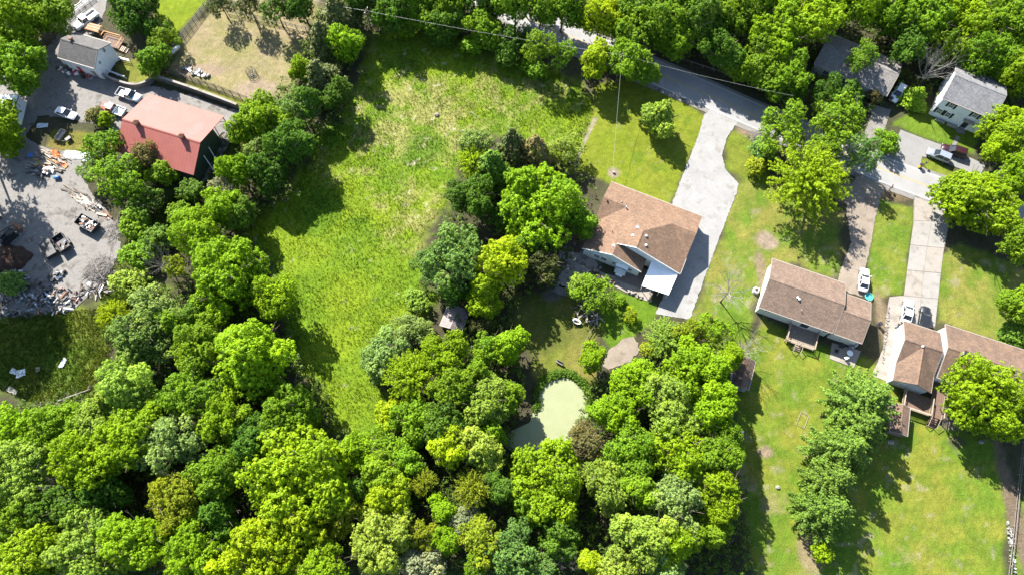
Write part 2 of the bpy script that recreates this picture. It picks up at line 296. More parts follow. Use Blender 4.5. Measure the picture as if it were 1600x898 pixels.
def ground_colour(X, Y):
    wf = fbm(X, Y, 7, 3)[..., None]
    C = np.array([.055, .066, .026]) * wf + np.array([.075, .06, .038]) * (1 - wf)
    C = C * .62
    for k, (nm, pp, c1, c2, s, soft) in enumerate(ZONES):
        veg = np.array([.63, .60, .44]) if nm not in ('paddock', 'paddock_north', 'meadow') else np.array([.72, .76, .36]) if nm == 'meadow' else np.array([.56, .55, .53])
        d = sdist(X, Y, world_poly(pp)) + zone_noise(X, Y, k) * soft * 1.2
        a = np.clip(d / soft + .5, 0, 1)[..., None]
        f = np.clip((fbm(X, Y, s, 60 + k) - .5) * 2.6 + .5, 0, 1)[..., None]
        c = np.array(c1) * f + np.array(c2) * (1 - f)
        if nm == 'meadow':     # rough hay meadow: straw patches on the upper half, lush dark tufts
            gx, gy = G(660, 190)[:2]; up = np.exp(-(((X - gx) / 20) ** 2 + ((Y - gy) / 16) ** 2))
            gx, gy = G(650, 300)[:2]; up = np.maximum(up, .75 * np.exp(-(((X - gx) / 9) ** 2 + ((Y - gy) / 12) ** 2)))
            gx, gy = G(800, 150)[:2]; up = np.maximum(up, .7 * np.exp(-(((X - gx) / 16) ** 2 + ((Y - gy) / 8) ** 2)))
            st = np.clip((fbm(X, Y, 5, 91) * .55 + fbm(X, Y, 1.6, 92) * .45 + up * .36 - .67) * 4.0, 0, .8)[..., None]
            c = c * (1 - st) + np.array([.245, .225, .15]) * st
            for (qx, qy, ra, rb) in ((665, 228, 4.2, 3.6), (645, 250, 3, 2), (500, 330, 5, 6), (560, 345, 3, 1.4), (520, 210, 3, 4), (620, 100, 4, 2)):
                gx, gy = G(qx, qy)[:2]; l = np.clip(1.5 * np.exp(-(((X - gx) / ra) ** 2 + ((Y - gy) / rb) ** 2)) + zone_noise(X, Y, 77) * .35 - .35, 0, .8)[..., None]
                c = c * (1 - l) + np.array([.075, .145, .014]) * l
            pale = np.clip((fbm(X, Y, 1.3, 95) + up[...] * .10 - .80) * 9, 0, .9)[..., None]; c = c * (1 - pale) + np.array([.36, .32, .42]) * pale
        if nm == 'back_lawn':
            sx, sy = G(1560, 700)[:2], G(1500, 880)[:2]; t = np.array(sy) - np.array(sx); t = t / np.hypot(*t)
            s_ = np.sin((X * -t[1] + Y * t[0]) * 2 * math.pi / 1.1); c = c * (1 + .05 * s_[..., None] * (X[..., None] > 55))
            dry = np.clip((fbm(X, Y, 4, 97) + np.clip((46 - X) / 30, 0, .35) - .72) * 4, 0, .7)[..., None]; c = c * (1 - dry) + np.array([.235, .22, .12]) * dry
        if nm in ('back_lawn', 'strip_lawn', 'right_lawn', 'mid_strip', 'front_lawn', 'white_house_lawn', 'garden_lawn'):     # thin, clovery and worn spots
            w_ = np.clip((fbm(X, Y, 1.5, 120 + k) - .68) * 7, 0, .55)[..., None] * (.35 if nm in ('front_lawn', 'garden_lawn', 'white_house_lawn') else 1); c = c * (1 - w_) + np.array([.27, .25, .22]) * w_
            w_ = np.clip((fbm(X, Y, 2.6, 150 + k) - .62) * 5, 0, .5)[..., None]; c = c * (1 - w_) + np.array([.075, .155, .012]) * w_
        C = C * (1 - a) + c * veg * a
    for (qx, qy, ra, rb, cc) in ((1197, 377, 2.2, 2.0, (.33, .26, .19)), (1195, 705, 1.5, 1.2, (.33, .25, .17)), (959, 270, 1.4, 1.2, (.34, .27, .20)), (1330, 300, 3.5, 2.5, (.34, .25, .19)), (1170, 200, 3, 2, (.26, .19, .13)), (1118, 178, 2.2, 1.5, (.28, .21, .15)), (1400, 305, 4.2, 1.5, (.19, .14, .075)), (1265, 860, 2.2, 4, (.28, .23, .12)), (1495, 690, 1.5, 1, (.12, .13, .05)), (900, 400, 5, 7, (.20, .155, .125)), (880, 380, 4, 4, (.16, .12, .09)), (1375, 195, 1, 4, (.25, .15, .09)), (1190, 425, 1.2, 4.5, (.25, .20, .12)), (1380, 500, 1.2, 6, (.26, .20, .12)), (1585, 800, 1.3, 16, (.20, .15, .10)), (310, 110, 6, 1.6, (.33, .25, .17)), (400, 140, 5, 3, (.34, .27, .18)), (1488, 660, 2.4, 1.3, (.26, .22, .17)), (862, 460, 2.2, 1.5, (.17, .15, .12))):
        gx, gy = G(qx, qy)[:2]
        l = np.clip((1.35 * np.exp(-(((X - gx) / ra) ** 2 + ((Y - gy) / rb) ** 2)) + zone_noise(X, Y, 78) * .3 - .4) * 2.2, 0, .95)[..., None]
        C = C * (1 - l) + np.array(cc) * .5 * l
    # a worn foot track between the meadow and the lawn
    for (a, b_, w_, cc) in (((930, 185), (905, 240), .32, (.33, .28, .22)), ((905, 240), (900, 262), .3, (.28, .24, .18))):
        p, q = np.array(G(*a)[:2]), np.array(G(*b_)[:2]); e = q - p
        t = np.clip(((X - p[0]) * e[0] + (Y - p[1]) * e[1]) / (e @ e), 0, 1); d = np.hypot(X - p[0] - t * e[0], Y - p[1] - t * e[1])
        l = np.clip((w_ - d) * 4 + .5 + zone_noise(X, Y, 79) * .4, 0, .9)[..., None]; C = C * (1 - l) + np.array(cc) * .52 * l
    return C
GC = ground_colour(X, Y)
Z = (fbm(X, Y, 2.2, 5) - .75) * .12
GC *= (1 + (rng.random((ny, nx, 1)) - .5) * .16)
def grid_mesh(name, X, Y, Z, C):
    ny, nx = X.shape; me = bpy.data.meshes.new(name)
    me.vertices.add(nx * ny); me.vertices.foreach_set('co', np.stack([X, Y, Z], -1).astype(np.float32).ravel())
    i = np.arange((ny - 1) * (nx - 1)); r = i // (nx - 1); c = i % (nx - 1); a = r * nx + c
    q = np.stack([a, a + 1, a + nx + 1, a + nx], -1)
    me.loops.add(q.size); me.loops.foreach_set('vertex_index', q.ravel().astype(np.int32))
    me.polygons.add(len(q)); me.polygons.foreach_set('loop_start', (np.arange(len(q)) * 4).astype(np.int32))
    me.update(calc_edges=True)
    at = me.color_attributes.new('Col', 'FLOAT_COLOR', 'POINT')
    at.data.foreach_set('color', np.concatenate([C, np.ones(C.shape[:2] + (1,))], -1).astype(np.float32).ravel())
    return me
def ground_mat(name):
    m, N, L, b = nt(name)
    at = N.new('ShaderNodeAttribute'); at.attribute_name = 'Col'; tc = N.new('ShaderNodeTexCoord')
    o = at.outputs['Color']
    for sc_, lo, hi in ((.22, .86, 1.14), (.9, .80, 1.2), (4.5, .62, 1.38), (14, .72, 1.28)):
        n = noise(N, sc_, 4, .65); L.new(tc.outputs['Object'], n.inputs['Vector'])
        r = ramp(N, [(.3, (lo, lo * 1.02, lo)), (.7, (hi, hi * .98, hi))]); L.new(n.outputs['Fac'], r.inputs['Fac'])
        o = mixc(N, L, o, r.outputs['Color'], 1.0, 'MULTIPLY')
    L.new(o, b.inputs['Base Color']); b.inputs['Roughness'].default_value = .95; b.inputs['Specular IOR Level'].default_value = .15
    bump(N, L, b, n.outputs['Fac'], .5, .08); return m
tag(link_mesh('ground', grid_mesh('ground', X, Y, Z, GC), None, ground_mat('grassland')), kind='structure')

# ---- tall grass of the meadow and turf of the lawns: far too many blades to count
def tufts(name, zones, n, size, label, jitter=.25, dens_seed=200):
    P_ = []
    for (pp, w) in zones:
        poly = world_poly(pp); x0, x1 = min(p[0] for p in poly), max(p[0] for p in poly); y0, y1 = min(p[1] for p in poly), max(p[1] for p in poly)
        k = int(n * w); x = rng.uniform(x0, x1, k * 2); y = rng.uniform(y0, y1, k * 2)
        ok = (sdist(x, y, poly) > .2) & (rng.random(k * 2) < .25 + 1.1 * fbm(x, y, 9, dens_seed)); P_.append(np.stack([x[ok][:k], y[ok][:k]], -1))
    P_ = np.concatenate(P_); n = len(P_); C = ground_colour(P_[:, 0], P_[:, 1])
    C = C * rng.uniform(1 - jitter, 1 + jitter, (n, 1)) * np.array([1.35, 1.37, 1.1])
    nb = 4; a = rng.uniform(0, 2 * math.pi, (n, nb)); h = size * rng.uniform(.5, 1.25, (n, nb)) * (.6 + .9 * fbm(P_[:, 0], P_[:, 1], 4, 201))[:, None]; w = size * .38; le = h * rng.uniform(.3, .9, (n, nb))
    base = np.concatenate([P_, np.full((n, 1), -.06)], -1)[:, None, :] + np.stack([np.cos(a) * size * .2, np.sin(a) * size * .2, 0 * a], -1)
    sd = np.stack([-np.sin(a), np.cos(a), 0 * a], -1) * w / 2; tip = base + np.stack([np.cos(a) * le, np.sin(a) * le, h], -1)
    V = np.stack([base - sd, base + sd, tip], 2).reshape(-1, 3); nf = n * nb
    me = bpy.data.meshes.new(name); me.vertices.add(nf * 3); me.vertices.foreach_set('co', V.astype(np.float32).ravel())
    me.loops.add(nf * 3); me.loops.foreach_set('vertex_index', np.arange(nf * 3, dtype=np.int32))
    me.polygons.add(nf); me.polygons.foreach_set('loop_start', (np.arange(nf) * 3).astype(np.int32)); me.update(calc_edges=True)
    at = me.color_attributes.new('Col', 'FLOAT_COLOR', 'POINT'); cc = np.repeat(C, nb * 3, 0)
    at.data.foreach_set('color', np.concatenate([cc, np.ones((len(cc), 1))], -1).astype(np.float32).ravel())
    m, N, L, b = nt(name + '_blades'); an = N.new('ShaderNodeAttribute'); an.attribute_name = 'Col'
    L.new(an.outputs['Color'], b.inputs['Base Color']); b.inputs['Roughness'].default_value = .7; b.inputs['Specular IOR Level'].default_value = .2
    tr = N.new('ShaderNodeBsdfTranslucent'); L.new(an.outputs['Color'], tr.inputs['Color']); mx = N.new('ShaderNodeMixShader'); mx.inputs[0].default_value = .55
    L.new(b.outputs['BSDF'], mx.inputs[1]); L.new(tr.outputs['BSDF'], mx.inputs[2]); L.new(mx.outputs['Shader'], N['Material Output'].inputs['Surface'])
    return tag(link_mesh(name, me, None, m), label, 'grass', None, 'stuff')
zp = {z[0]: z[1] for z in ZONES}
tufts('meadow_grass', [(MEADOW, 1.0)], 48000, .24, 'rough tufted yellow green grass all over the long meadow')
tufts('clearing_weeds', [(zp['clearing'], .5), (zp['barn_side'], .5)], 14000, .4, 'rank green weeds below the barn and in the junk yard clearing', dens_seed=210)

# ---- paved sheets: real plates with ragged or straight edges
def plate(name, pts_px, mat, top=.05, rag=0.0, step=.6, seed=1, z=0.0):
    poly = world_poly(pts_px); out = []; rr = random.Random(seed)
    for k in range(len(poly)):
        a, b_ = Vector(poly[k]), Vector(poly[(k + 1) % len(poly)]); n = max(1, int((b_ - a).length / step)) if rag else 1
        for i in range(n):
            p = a.lerp(b_, i / n); out.append((p.x + rr.uniform(-rag, rag), p.y + rr.uniform(-rag, rag)))
    return MB().prism(out, z - .12, z + top).build(name, mat)
S = lambda o: tag(o, kind='structure')
ROADC = [(770, 0), (820, 28), (880, 53), (905, 64), (960, 87), (1030, 116), (1100, 146), (1180, 181), (1260, 214), (1375, 263), (1425, 282), (1530, 319), (1640, 356)]
def spline(pts, per=8):
    out = []; n = len(pts)
    for k in range(n - 1):
        p0, p1, p2, p3 = pts[max(k - 1, 0)], pts[k], pts[k + 1], pts[min(k + 2, n - 1)]
        for i in range(per):
            t = i / per; out.append(.5 * ((2 * p1) + (p2 - p0) * t + (2 * p0 - 5 * p1 + 4 * p2 - p3) * t * t + (3 * p1 - p0 - 3 * p2 + p3) * t ** 3))
    return out + [pts[-1]]
_rc = [Vector(G(*p)[:2]) for p in ROADC]
_rc = [_rc[0] + (_rc[0] - _rc[1]).normalized() * 60] + _rc + [_rc[-1] + (_rc[-1] - _rc[-2]).normalized() * 60]
RC = spline(_rc)
def band(off0, off1, z0, z1, dash=None):
    mb = MB(); n = len(RC); L0 = []; L1 = []
    for k in range(n):
        d = (RC[min(k + 1, n - 1)] - RC[max(k - 1, 0)]).normalized(); nn = Vector((-d.y, d.x))
        L0.append(RC[k] + nn * off0); L1.append(RC[k] + nn * off1)
    for k in range(n - 1):
        P = [L0[k], L0[k + 1], L1[k + 1], L1[k]]
        mb.add([(p.x, p.y, z) for z in (z0, z1) for p in P], [(4, 5, 6, 7), (0, 3, 2, 1), (0, 1, 5, 4), (2, 3, 7, 6)])
    return mb
road = S(band(-3.1, 3.1, -.1, .06).build('road', M['asphalt']))
S(band(-4.1, -3.1, -.12, .035).build('road_shoulder', M['gravel_grey'])); S(band(3.1, 3.7, -.12, .035).build('road_shoulder', M['gravel_grey']))
for a in (-2.85, 2.75): band(a, a + .11, .061, .066).build('edge_line', M['road_white'], road)
for a in (-.17, .07): band(a, a + .11, .061, .066).build('centre_line', M['road_yellow'], road)

S(plate('gravel_driveway', [(1100, 181), (1090, 215), (1074, 255), (1050, 318), (1060, 345), (1060, 400), (1042, 450), (1024, 490), (1078, 499), (1100, 436), (1124, 372), (1150, 304), (1154, 287), (1134, 266), (1128, 244), (1136, 214), (1152, 192), (1172, 184), (1150, 172), (1120, 160)], M['gravel_white'], .045, .10, .35, 3))
S(plate('tan_driveway', [(1340, 275), (1386, 293), (1376, 308), (1368, 340), (1360, 385), (1352, 420), (1362, 466), (1326, 458), (1308, 440), (1314, 420), (1330, 380), (1322, 330), (1328, 292)], M['gravel_tan'], .045, .10, .35, 4))
S(plate('side_pad', [(1390, 464), (1412, 462), (1418, 500), (1396, 560), (1386, 596), (1362, 586), (1380, 545), (1384, 500)], M['concrete_warm'], .055, .05, .8, 5))
S(plate('asphalt_driveway', [(1407, 203), (1440, 216), (1475, 228), (1505, 242), (1540, 258), (1530, 276), (1500, 264), (1466, 250), (1441, 245), (1437, 265), (1385, 246), (1397, 226)], M['asphalt_pale'], .05, .05, .8, 6))
S(plate('shaded_driveway', [(1352, 160), (1392, 172), (1388, 185), (1376, 218), (1370, 244), (1345, 234), (1352, 205), (1362, 178)], M['concrete_old'], .05, .06, .8, 7))
S(plate('front_path', [(1494, 212), (1500, 214), (1492, 232), (1486, 230)], M['concrete_old'], .05))
S(plate('junk_yard', [(-60, 60), (60, 98), (100, 40), (140, -10), (172, -10), (160, 30), (135, 70), (160, 120), (240, 136), (300, 150), (378, 176), (372, 200), (345, 210), (330, 225), (250, 170), (200, 175), (186, 210), (160, 195), (60, 180), (40, 215), (70, 232), (110, 240), (160, 235), (170, 260), (130, 280), (150, 310), (180, 350), (190, 390), (160, 440), (120, 480), (40, 495), (-60, 500)], M['gravel_grey'], .04, .3, .7, 8))
S(plate('barn_apron', [(225, 145), (262, 150), (375, 186), (362, 205), (240, 168)], M['concrete_old'], .06, .03, 1., 9))
S(plate('barn_side_strip', [(352, 205), (368, 208), (322, 284), (308, 282)], M['gravel_grey'], .045, .15, .6, 10))
S(plate('side_path', [(860, 455), (875, 445), (945, 470), (940, 480)], M['gravel_grey'], .04, .2, .5, 11))
S(plate('gravel_patch', [(945, 552), (975, 530), (990, 524), (1000, 545), (985, 565), (950, 577), (940, 570)], M['gravel_tan'], .04, .2, .5, 12))
S(plate('rock_bed', [(890, 395), (924, 392), (935, 415), (912, 430), (884, 450), (862, 446), (885, 420)], M['stone'], .04, .25, .5, 13))
S(plate('back_walk', [(935, 424), (968, 434), (1005, 448), (1022, 452), (1018, 462), (1010, 470), (975, 455), (945, 440)], M['concrete_warm'], .045, .08, .6, 14))
# slabs of the concrete drive: each a plate of its own
drive = S(plate('concrete_driveway', [(1428, 306), (1486, 328), (1484, 345), (1473, 400), (1466, 460), (1460, 512), (1411, 506), (1411, 470), (1427, 350)], M['gravel_tan'], .02))
def lerp(a, b_, t): return (a[0] + (b_[0] - a[0]) * t, a[1] + (b_[1] - a[1]) * t)
Ls = [(1429, 308), (1428, 345), (1422, 383), (1417, 422), (1412, 462), (1411, 504)]; Rs = [(1486, 329), (1483, 347), (1475, 388), (1470, 427), (1466, 467), (1461, 510)]
for k in range(5):
    for c in range(2):
        q = [lerp(Ls[k], Rs[k], c * .5), lerp(Ls[k], Rs[k], (c + 1) * .5), lerp(Ls[k + 1], Rs[k + 1], (c + 1) * .5), lerp(Ls[k + 1], Rs[k + 1], c * .5)]
        poly = world_poly(q); cx = sum(p[0] for p in poly) / 4; cy = sum(p[1] for p in poly) / 4
        poly = [(cx + (p[0] - cx) * .975, cy + (p[1] - cy) * .98) for p in poly]
        o = MB().prism(poly, .0, .05 + .006 * ((k * 2 + c) % 3)).build('slab', M['concrete' if (k + c) % 3 else 'concrete_warm'], drive)
# ---- pond: a bowl of duckweed below the bank, reed fringe round it
PONDP = [(868, 588), (890, 590), (908, 602), (917, 620), (919, 650), (912, 680), (905, 705), (880, 730), (840, 720), (800, 705), (780, 690), (800, 672), (828, 660), (834, 640), (842, 618), (850, 598)]
S(plate('pond', PONDP, M['algae'], .03, .06, .5, 15))

# ------------------------------------------------------------------ buildings
def house(name, a_px, b_px, z, label, cat='house'):
    """frame whose origin is the ground point under a_px, x along a->b, -y towards the back yard"""
    a, b_ = G(*a_px, z), G(*b_px, z); ang = math.atan2(b_.y - a.y, b_.x - a.x)
    return empty(name, (a.x, a.y, 0), ang, label, cat)
def window(par, c, w, h, face, shutters=False, mull=1, mat='white'):
    """c = centre on the wall plane, face = 's','n','w','e' (outward)"""
    nx_, ny_ = {'s': (0, -1), 'n': (0, 1), 'e': (1, 0), 'w': (-1, 0)}[face]
    def bx_(mb, du, dz, su, sz, out, dep):
        cx = c[0] + (du if ny_ else 0) + nx_ * out; cy = c[1] + (du if nx_ else 0) + ny_ * out
        mb.box((cx, cy, c[2] + dz), (su if ny_ else dep, dep if ny_ else su, sz))
    mb = MB(); t = .09
    for s in (-1, 1): bx_(mb, s * (w / 2 - t / 2), 0, t, h, .03, .1); bx_(mb, 0, s * (h / 2 - t / 2), w - 2 * t, t, .03, .1)
    for k in range(mull): bx_(mb, 0 if mull == 1 else (k - .5) * w / 3, 0, .05, h - 2 * t, .025, .06)
    bx_(mb, 0, 0, w - 2 * t, .05, .022, .05)
    f = mb.build('window', M[mat], par)
    mb = MB(); bx_(mb, 0, 0, w - 2 * t, h - 2 * t, .0, .04); mb.build('pane', M['glass'], f)
    if shutters:
        for s in (-1, 1): mb = MB(); bx_(mb, s * (w / 2 + .24), 0, .4, h + .1, .04, .07); mb.build('shutter', M['shutter'], par)
def door(par, c, w, h, face, mat='white', glass=False):
    nx_, ny_ = {'s': (0, -1), 'n': (0, 1), 'e': (1, 0), 'w': (-1, 0)}[face]
    d = (w, .08) if ny_ else (.08, w)
    o = box('door', (c[0] + nx_ * .03, c[1] + ny_ * .03, h / 2 + c[2]), (d[0], d[1], h), M[mat], par)
    if glass: box('pane', (c[0] + nx_ * .08, c[1] + ny_ * .08, h * .55 + c[2]), (d[0] * .8 if ny_ else .03, .03 if ny_ else d[1] * .8, h * .75), M['glass'], o)
    hx = w * .38
    box('handle', (c[0] + nx_ * .1 + (hx if ny_ else 0), c[1] + ny_ * .1 + (hx if nx_ else 0), 1.0 + c[2]), (.08, .08, .12), M['metal'], o)
def gable_block(par, x0, x1, y0, y1, eave, pitch, wallm, roofm, ov=.35, axis='x', z0=0.0, ridge=None, asym=None, caps=True):
    """walls + two roof slopes; outline x0..x1, y1 (back) .. y0 (front) is that of the ROOF edge at eave height. axis = ridge direction"""
    T = .16
    sw = (lambda u, v, z: (u, v, z)) if axis == 'x' else (lambda u, v, z: (v, u, z))
    if axis == 'x': u0, u1, v0, v1 = x0, x1, y0, y1
    else: u0, u1, v0, v1 = min(y0, y1), max(y0, y1), max(x0, x1), min(x0, x1)
    vm = (v0 + v1) / 2 if asym is None else asym
    hz = eave + pitch * abs(v0 - vm) if ridge is None else ridge
    k1 = (hz - eave) / max(v0 - vm, .01); k0 = (hz - eave) / max(vm - v1, .01)
    # walls (pentagon prism), inset below the eaves
    a0, a1, b0, b1 = u0 + ov, u1 - ov, v0 - ov, v1 + ov
    top = lambda v: (hz - (v - vm) * k1 if v >= vm else hz - (vm - v) * k0) - T - .02
    prof = [(b1, z0), (b0, z0), (b0, top(b0)), (vm, top(vm)), (b1, top(b1))]
    P = [sw(a0, v, z) for v, z in prof] + [sw(a1, v, z) for v, z in prof]; n = 5
    fs = [tuple(range(n)), tuple(range(2 * n - 1, n - 1, -1))] + [(i, n + i, n + (i + 1) % n, (i + 1) % n) for i in range(n)]
    if axis == 'x': fs = [tuple(reversed(f)) for f in fs]
    MB().add(P, fs).build('wall', M[wallm], par)
    roofs = []
    for (va, vb, za, zb) in ((v0, vm, eave, hz), (vm, v1, hz, eave)):
        q = [sw(u0, va, za), sw(u0, vb, zb), sw(u1, vb, zb), sw(u1, va, za)]
        if axis != 'x': q = q[::-1]
        roofs.append(MB().slab(q, T).build('roof', M[roofm], par))
    if caps:
        p, q = sw(u0, vm, hz + .02), sw(u1, vm, hz + .02)
        dx, dy = (0, .16) if axis == 'x' else (.16, 0)
        MB().slab([(p[0] - dx, p[1] - dy, hz - .02), (q[0] - dx, q[1] - dy, hz - .02), (q[0], q[1], hz + .035), (q[0] + dx, q[1] + dy, hz - .02), (p[0] + dx, p[1] + dy, hz - .02), (p[0], p[1], hz + .035)], .05).build('ridge_cap', M[roofm], roofs[0])
    for v in (v0, v1):   # gutters
        e = .06 if v == v0 else -.06
        p, q = sw(u0, v + e, eave - .07), sw(u1, v + e, eave - .07)
        c = [(p[i] + q[i]) / 2 for i in range(3)]; d = (u1 - u0, .11, .12) if axis == 'x' else (.11, u1 - u0, .12)
        box('gutter', c, d, M['trim'], roofs[0 if v == v0 else 1])
    for u in (u0, u1):   # rake boards
        for (va, vb, za, zb, r_) in ((v0, vm, eave, hz, roofs[0]), (vm, v1, hz, eave, roofs[1])):
            e = -.025 if u == u0 else .025
            w_ = .05
            q = [sw(u + e - w_ / 2, va, za + .01), sw(u + e - w_ / 2, vb, zb + .01), sw(u + e + w_ / 2, vb, zb + .01), sw(u + e + w_ / 2, va, za + .01)]
            if axis != 'x': q = q[::-1]
            MB().slab(q, .24).build('rake_board', M['trim'], r_)
    return hz, roofs
def vent(par, c, r=.16, h=.35, mat='white', name='roof_vent'):
    MB().tube((c[0], c[1], c[2] - .25), (c[0], c[1], c[2] + h), r, r, 8).tube((c[0], c[1], c[2] + h), (c[0], c[1], c[2] + h + .1), r * 1.6, r * .6, 8).build(name, M[mat], par, True)

# ---- main house under the tan shingles
h = house('main_house', (955, 284), (1097, 338), 2.9, 'white house with a big tan cross gabled roof beside the white gravel drive')
W_, pk, e0 = 18.1, .40, 2.9; T = .16
zr = lambda d: e0 + pk * d
rN, vA, vB, vC, uR, uS = 4.7, 9.05, 12.6, 15.0, 9.05, 5.6
zS = zr(uS); uE = uS + (zS - 2.75) / pk
def rslab(pts): return MB().slab(pts, T).build('roof', M['roof_tan'], h)
# north slope with the hip that runs up to the cross ridge
r1 = rslab([(0, 0, e0), (0, -rN, zr(rN)), (uR - (vA - rN), -rN, zr(rN)), (uR, -vA, zr(vA)), (uR + (vA - rN), -rN, zr(rN)), (W_, -rN, zr(rN)), (W_, 0, e0)])
r2 = rslab([(0, -rN, zr(rN)), (0, -2 * rN, e0), (rN, -rN, zr(rN))])          # back slope, west end
# west slope: valley, hip, cross ridge, set-back gable and the lower gable
r3 = rslab([(0, -2 * rN, e0), (0, -vC, e0), (uS, -vC, zS), (uS, -vB, zS), (uR, -vB, zr(uR)), (uR, -vA, zr(uR)), (rN, -rN, zr(rN))])
r4 = rslab([(W_, -2 * rN, e0), (W_ - rN, -rN, zr(rN)), (W_, -rN, zr(rN))])
r5 = rslab([(uR, -vA, zr(uR)), (uR, -vB, zr(uR)), (W_, -vB, e0), (W_, -2 * rN, e0), (W_ - rN, -rN, zr(rN))])
r6 = rslab([(uS, -vB + .3, zS), (uS, -vC, zS), (uE, -vC, 2.75), (uE, -vB + .3, 2.75)])
MB().slab([(uR - .14, -vA, zr(uR) - .01), (uR - .14, -vB, zr(uR) - .01), (uR, -vB, zr(uR) + .04), (uR + .14, -vB, zr(uR) - .01), (uR + .14, -vA, zr(uR) - .01), (uR, -vA, zr(uR) + .04)], .04).build('ridge_cap', M['roof_tan'], r5)
o_ = .35
def wall(pts, h_=h, m='white_siding', thick=None):
    return MB().add(pts, [tuple(range(len(pts)))]).build('wall', M[m], h_)
def wall_poly(par, prof, axis, at, m, out, t=.15):
    """a wall plate: prof = [(u,z)...] on the plane axis=at, outward sign out"""
    A = [((u, at, z) if axis == 'y' else (at, u, z)) for u, z in prof]
    B = [((u, at - out * t, z) if axis == 'y' else (at - out * t, u, z)) for u, z in prof]
    n = len(A); return MB().add(A + B, [tuple(range(n)), tuple(range(2 * n - 1, n - 1, -1))] + [(i, n + i, n + (i + 1) % n, (i + 1) % n) for i in range(n)]).build('wall', M[m], par)
d_ = .19
wall_poly(h, [(o_, 0), (W_ - o_, 0), (W_ - o_, zr(o_) - d_), (o_, zr(o_) - d_)], 'y', -o_, 'white_siding', 1)
wall_poly(h, [(-o_ - .15, 0), (-vC + .27, 0), (-vC + .27, zr(o_) - d_), (-2 * rN, zr(o_) - d_), (-rN, zr(rN) - d_), (-o_ - .15, zr(o_) - d_)], 'x', o_, 'white_siding', -1)
wall_poly(h, [(-o_ - .15, 0), (-vB + o_ + .15, 0), (-vB + o_ + .15, zr(o_) - d_), (-2 * rN, zr(o_) - d_), (-rN, zr(rN) - d_), (-o_ - .15, zr(o_) - d_)], 'x', W_ - o_, 'white_siding', 1)
wall_poly(h, [(uS + .05, 0), (W_ - o_, 0), (W_ - o_, zr(o_) - d_), (uR, zr(uR) - d_), (uS + .05, zr(uS) - d_)], 'y', -vB + o_, 'white_siding', -1)
wall_poly(h, [(o_, 0), (uE - o_, 0), (uE - o_, 2.75 + pk * o_ - d_), (uS, zS - d_), (o_, zr(o_) - d_)], 'y', -vC + .12, 'white_siding', -1)
wall_poly(h, [(-vC + o_ + .15, 0), (-vB + o_ - .15, 0), (-vB + o_ - .15, 2.75), (-vC + o_ + .15, 2.75)], 'x', uE - o_, 'white_siding', 1)
for (q, ax) in ((((uR, -vB - .03, zr(uR) + .02), (W_ + .03, -vB - .03, e0 + .02)), 0), (((uS, -vB - .03, zS + .02), (uR, -vB - .03, zr(uR) + .02)), 0), (((-.03, -vC - .03, e0 + .02), (uS, -vC - .03, zS + .02)), 0), (((uS, -vC - .03, zS + .02), (uE, -vC - .03, 2.77)), 0)):
    p, s = q; MB().slab([(p[0], p[1] - .03, p[2]), (s[0], s[1] - .03, s[2]), (s[0], s[1] + .03, s[2]), (p[0], p[1] + .03, p[2])], .24).build('rake_board', M['white'], r5)
box('gutter', (W_ / 2, .06, e0 - .07), (W_, .11, .12), M['trim'], r1); box('gutter', (W_ + .06, -vB / 2 - 3, e0 - .07), (.11, vB - 6.2, .12), M['trim'], r5)
ys_ = -vC + .12
window(h, (3.0, ys_, 1.75), 1.15, 1.35, 's', mull=1); window(h, (4.4, ys_, 1.75), 1.15, 1.35, 's')
window(h, (6.35, ys_, 1.7), .75, 1.3, 's'); window(h, (9.55, ys_, 1.6), .75, 1.2, 's')
door(h, (8.0, ys_, .35), 1.9, 2.0, 's', 'white', True)
box('awning', (8.0, ys_ - .35, 2.5), (2.2, .7, .07), M['white'], h, 0, ('X', .25))
st = box('step', (8.0, ys_ - .55, .3), (2.1, 1.0, .12), M['white'], h); box('step', (8.0, ys_ - 1.2, .12), (1.3, .4, .2), M['white'], h)
for s in (-1, 1): box('side_rail', (8.0 + s * 1.0, ys_ - .55, .62), (.06, 1.0, .55), M['white'], st)
for (u, v, z_) in ((9.9, -vA - .6, zr(uR - .9)), (10.5, -vA - 2.2, zr(uR - 1.5))): vent(h, (u, v, z_ - .1), .17, .25)
for (u, v) in ((7.9, 8.6), (7.7, 10.4), (5.2, 13.2)): vent(h, (u, -v, zr(u) - .05), .2, .1, 'white')
vent(h, (4.6, -5.1, zr(4.3)), .11, .75, 'metal', 'flue_pipe'); vent(h, (.9, -rN - .4, zr(rN - .4)), .12, .2, 'black_metal'); vent(h, (4.0, -10.5, zr(4.0)), .06, .3, 'black_metal', 'plumbing_pipe'); vent(h, (3.4, -rN + .5, zr(rN - .5)), .12, .15, 'trim')
for u in (3, 6.5, 12, 15.5): window(h, (u, -o_, 1.6), 1.4, 1.2, 'n')
door(h, (9.2, -o_, .1), 1.0, 2.05, 'n')
box('garage_door', (W_ - o_ + .03, -5.0, 1.15), (.07, 4.6, 2.2), M['white'], h); window(h, (W_ - o_, -10.3, 1.6), 1.1, 1.1, 'e')
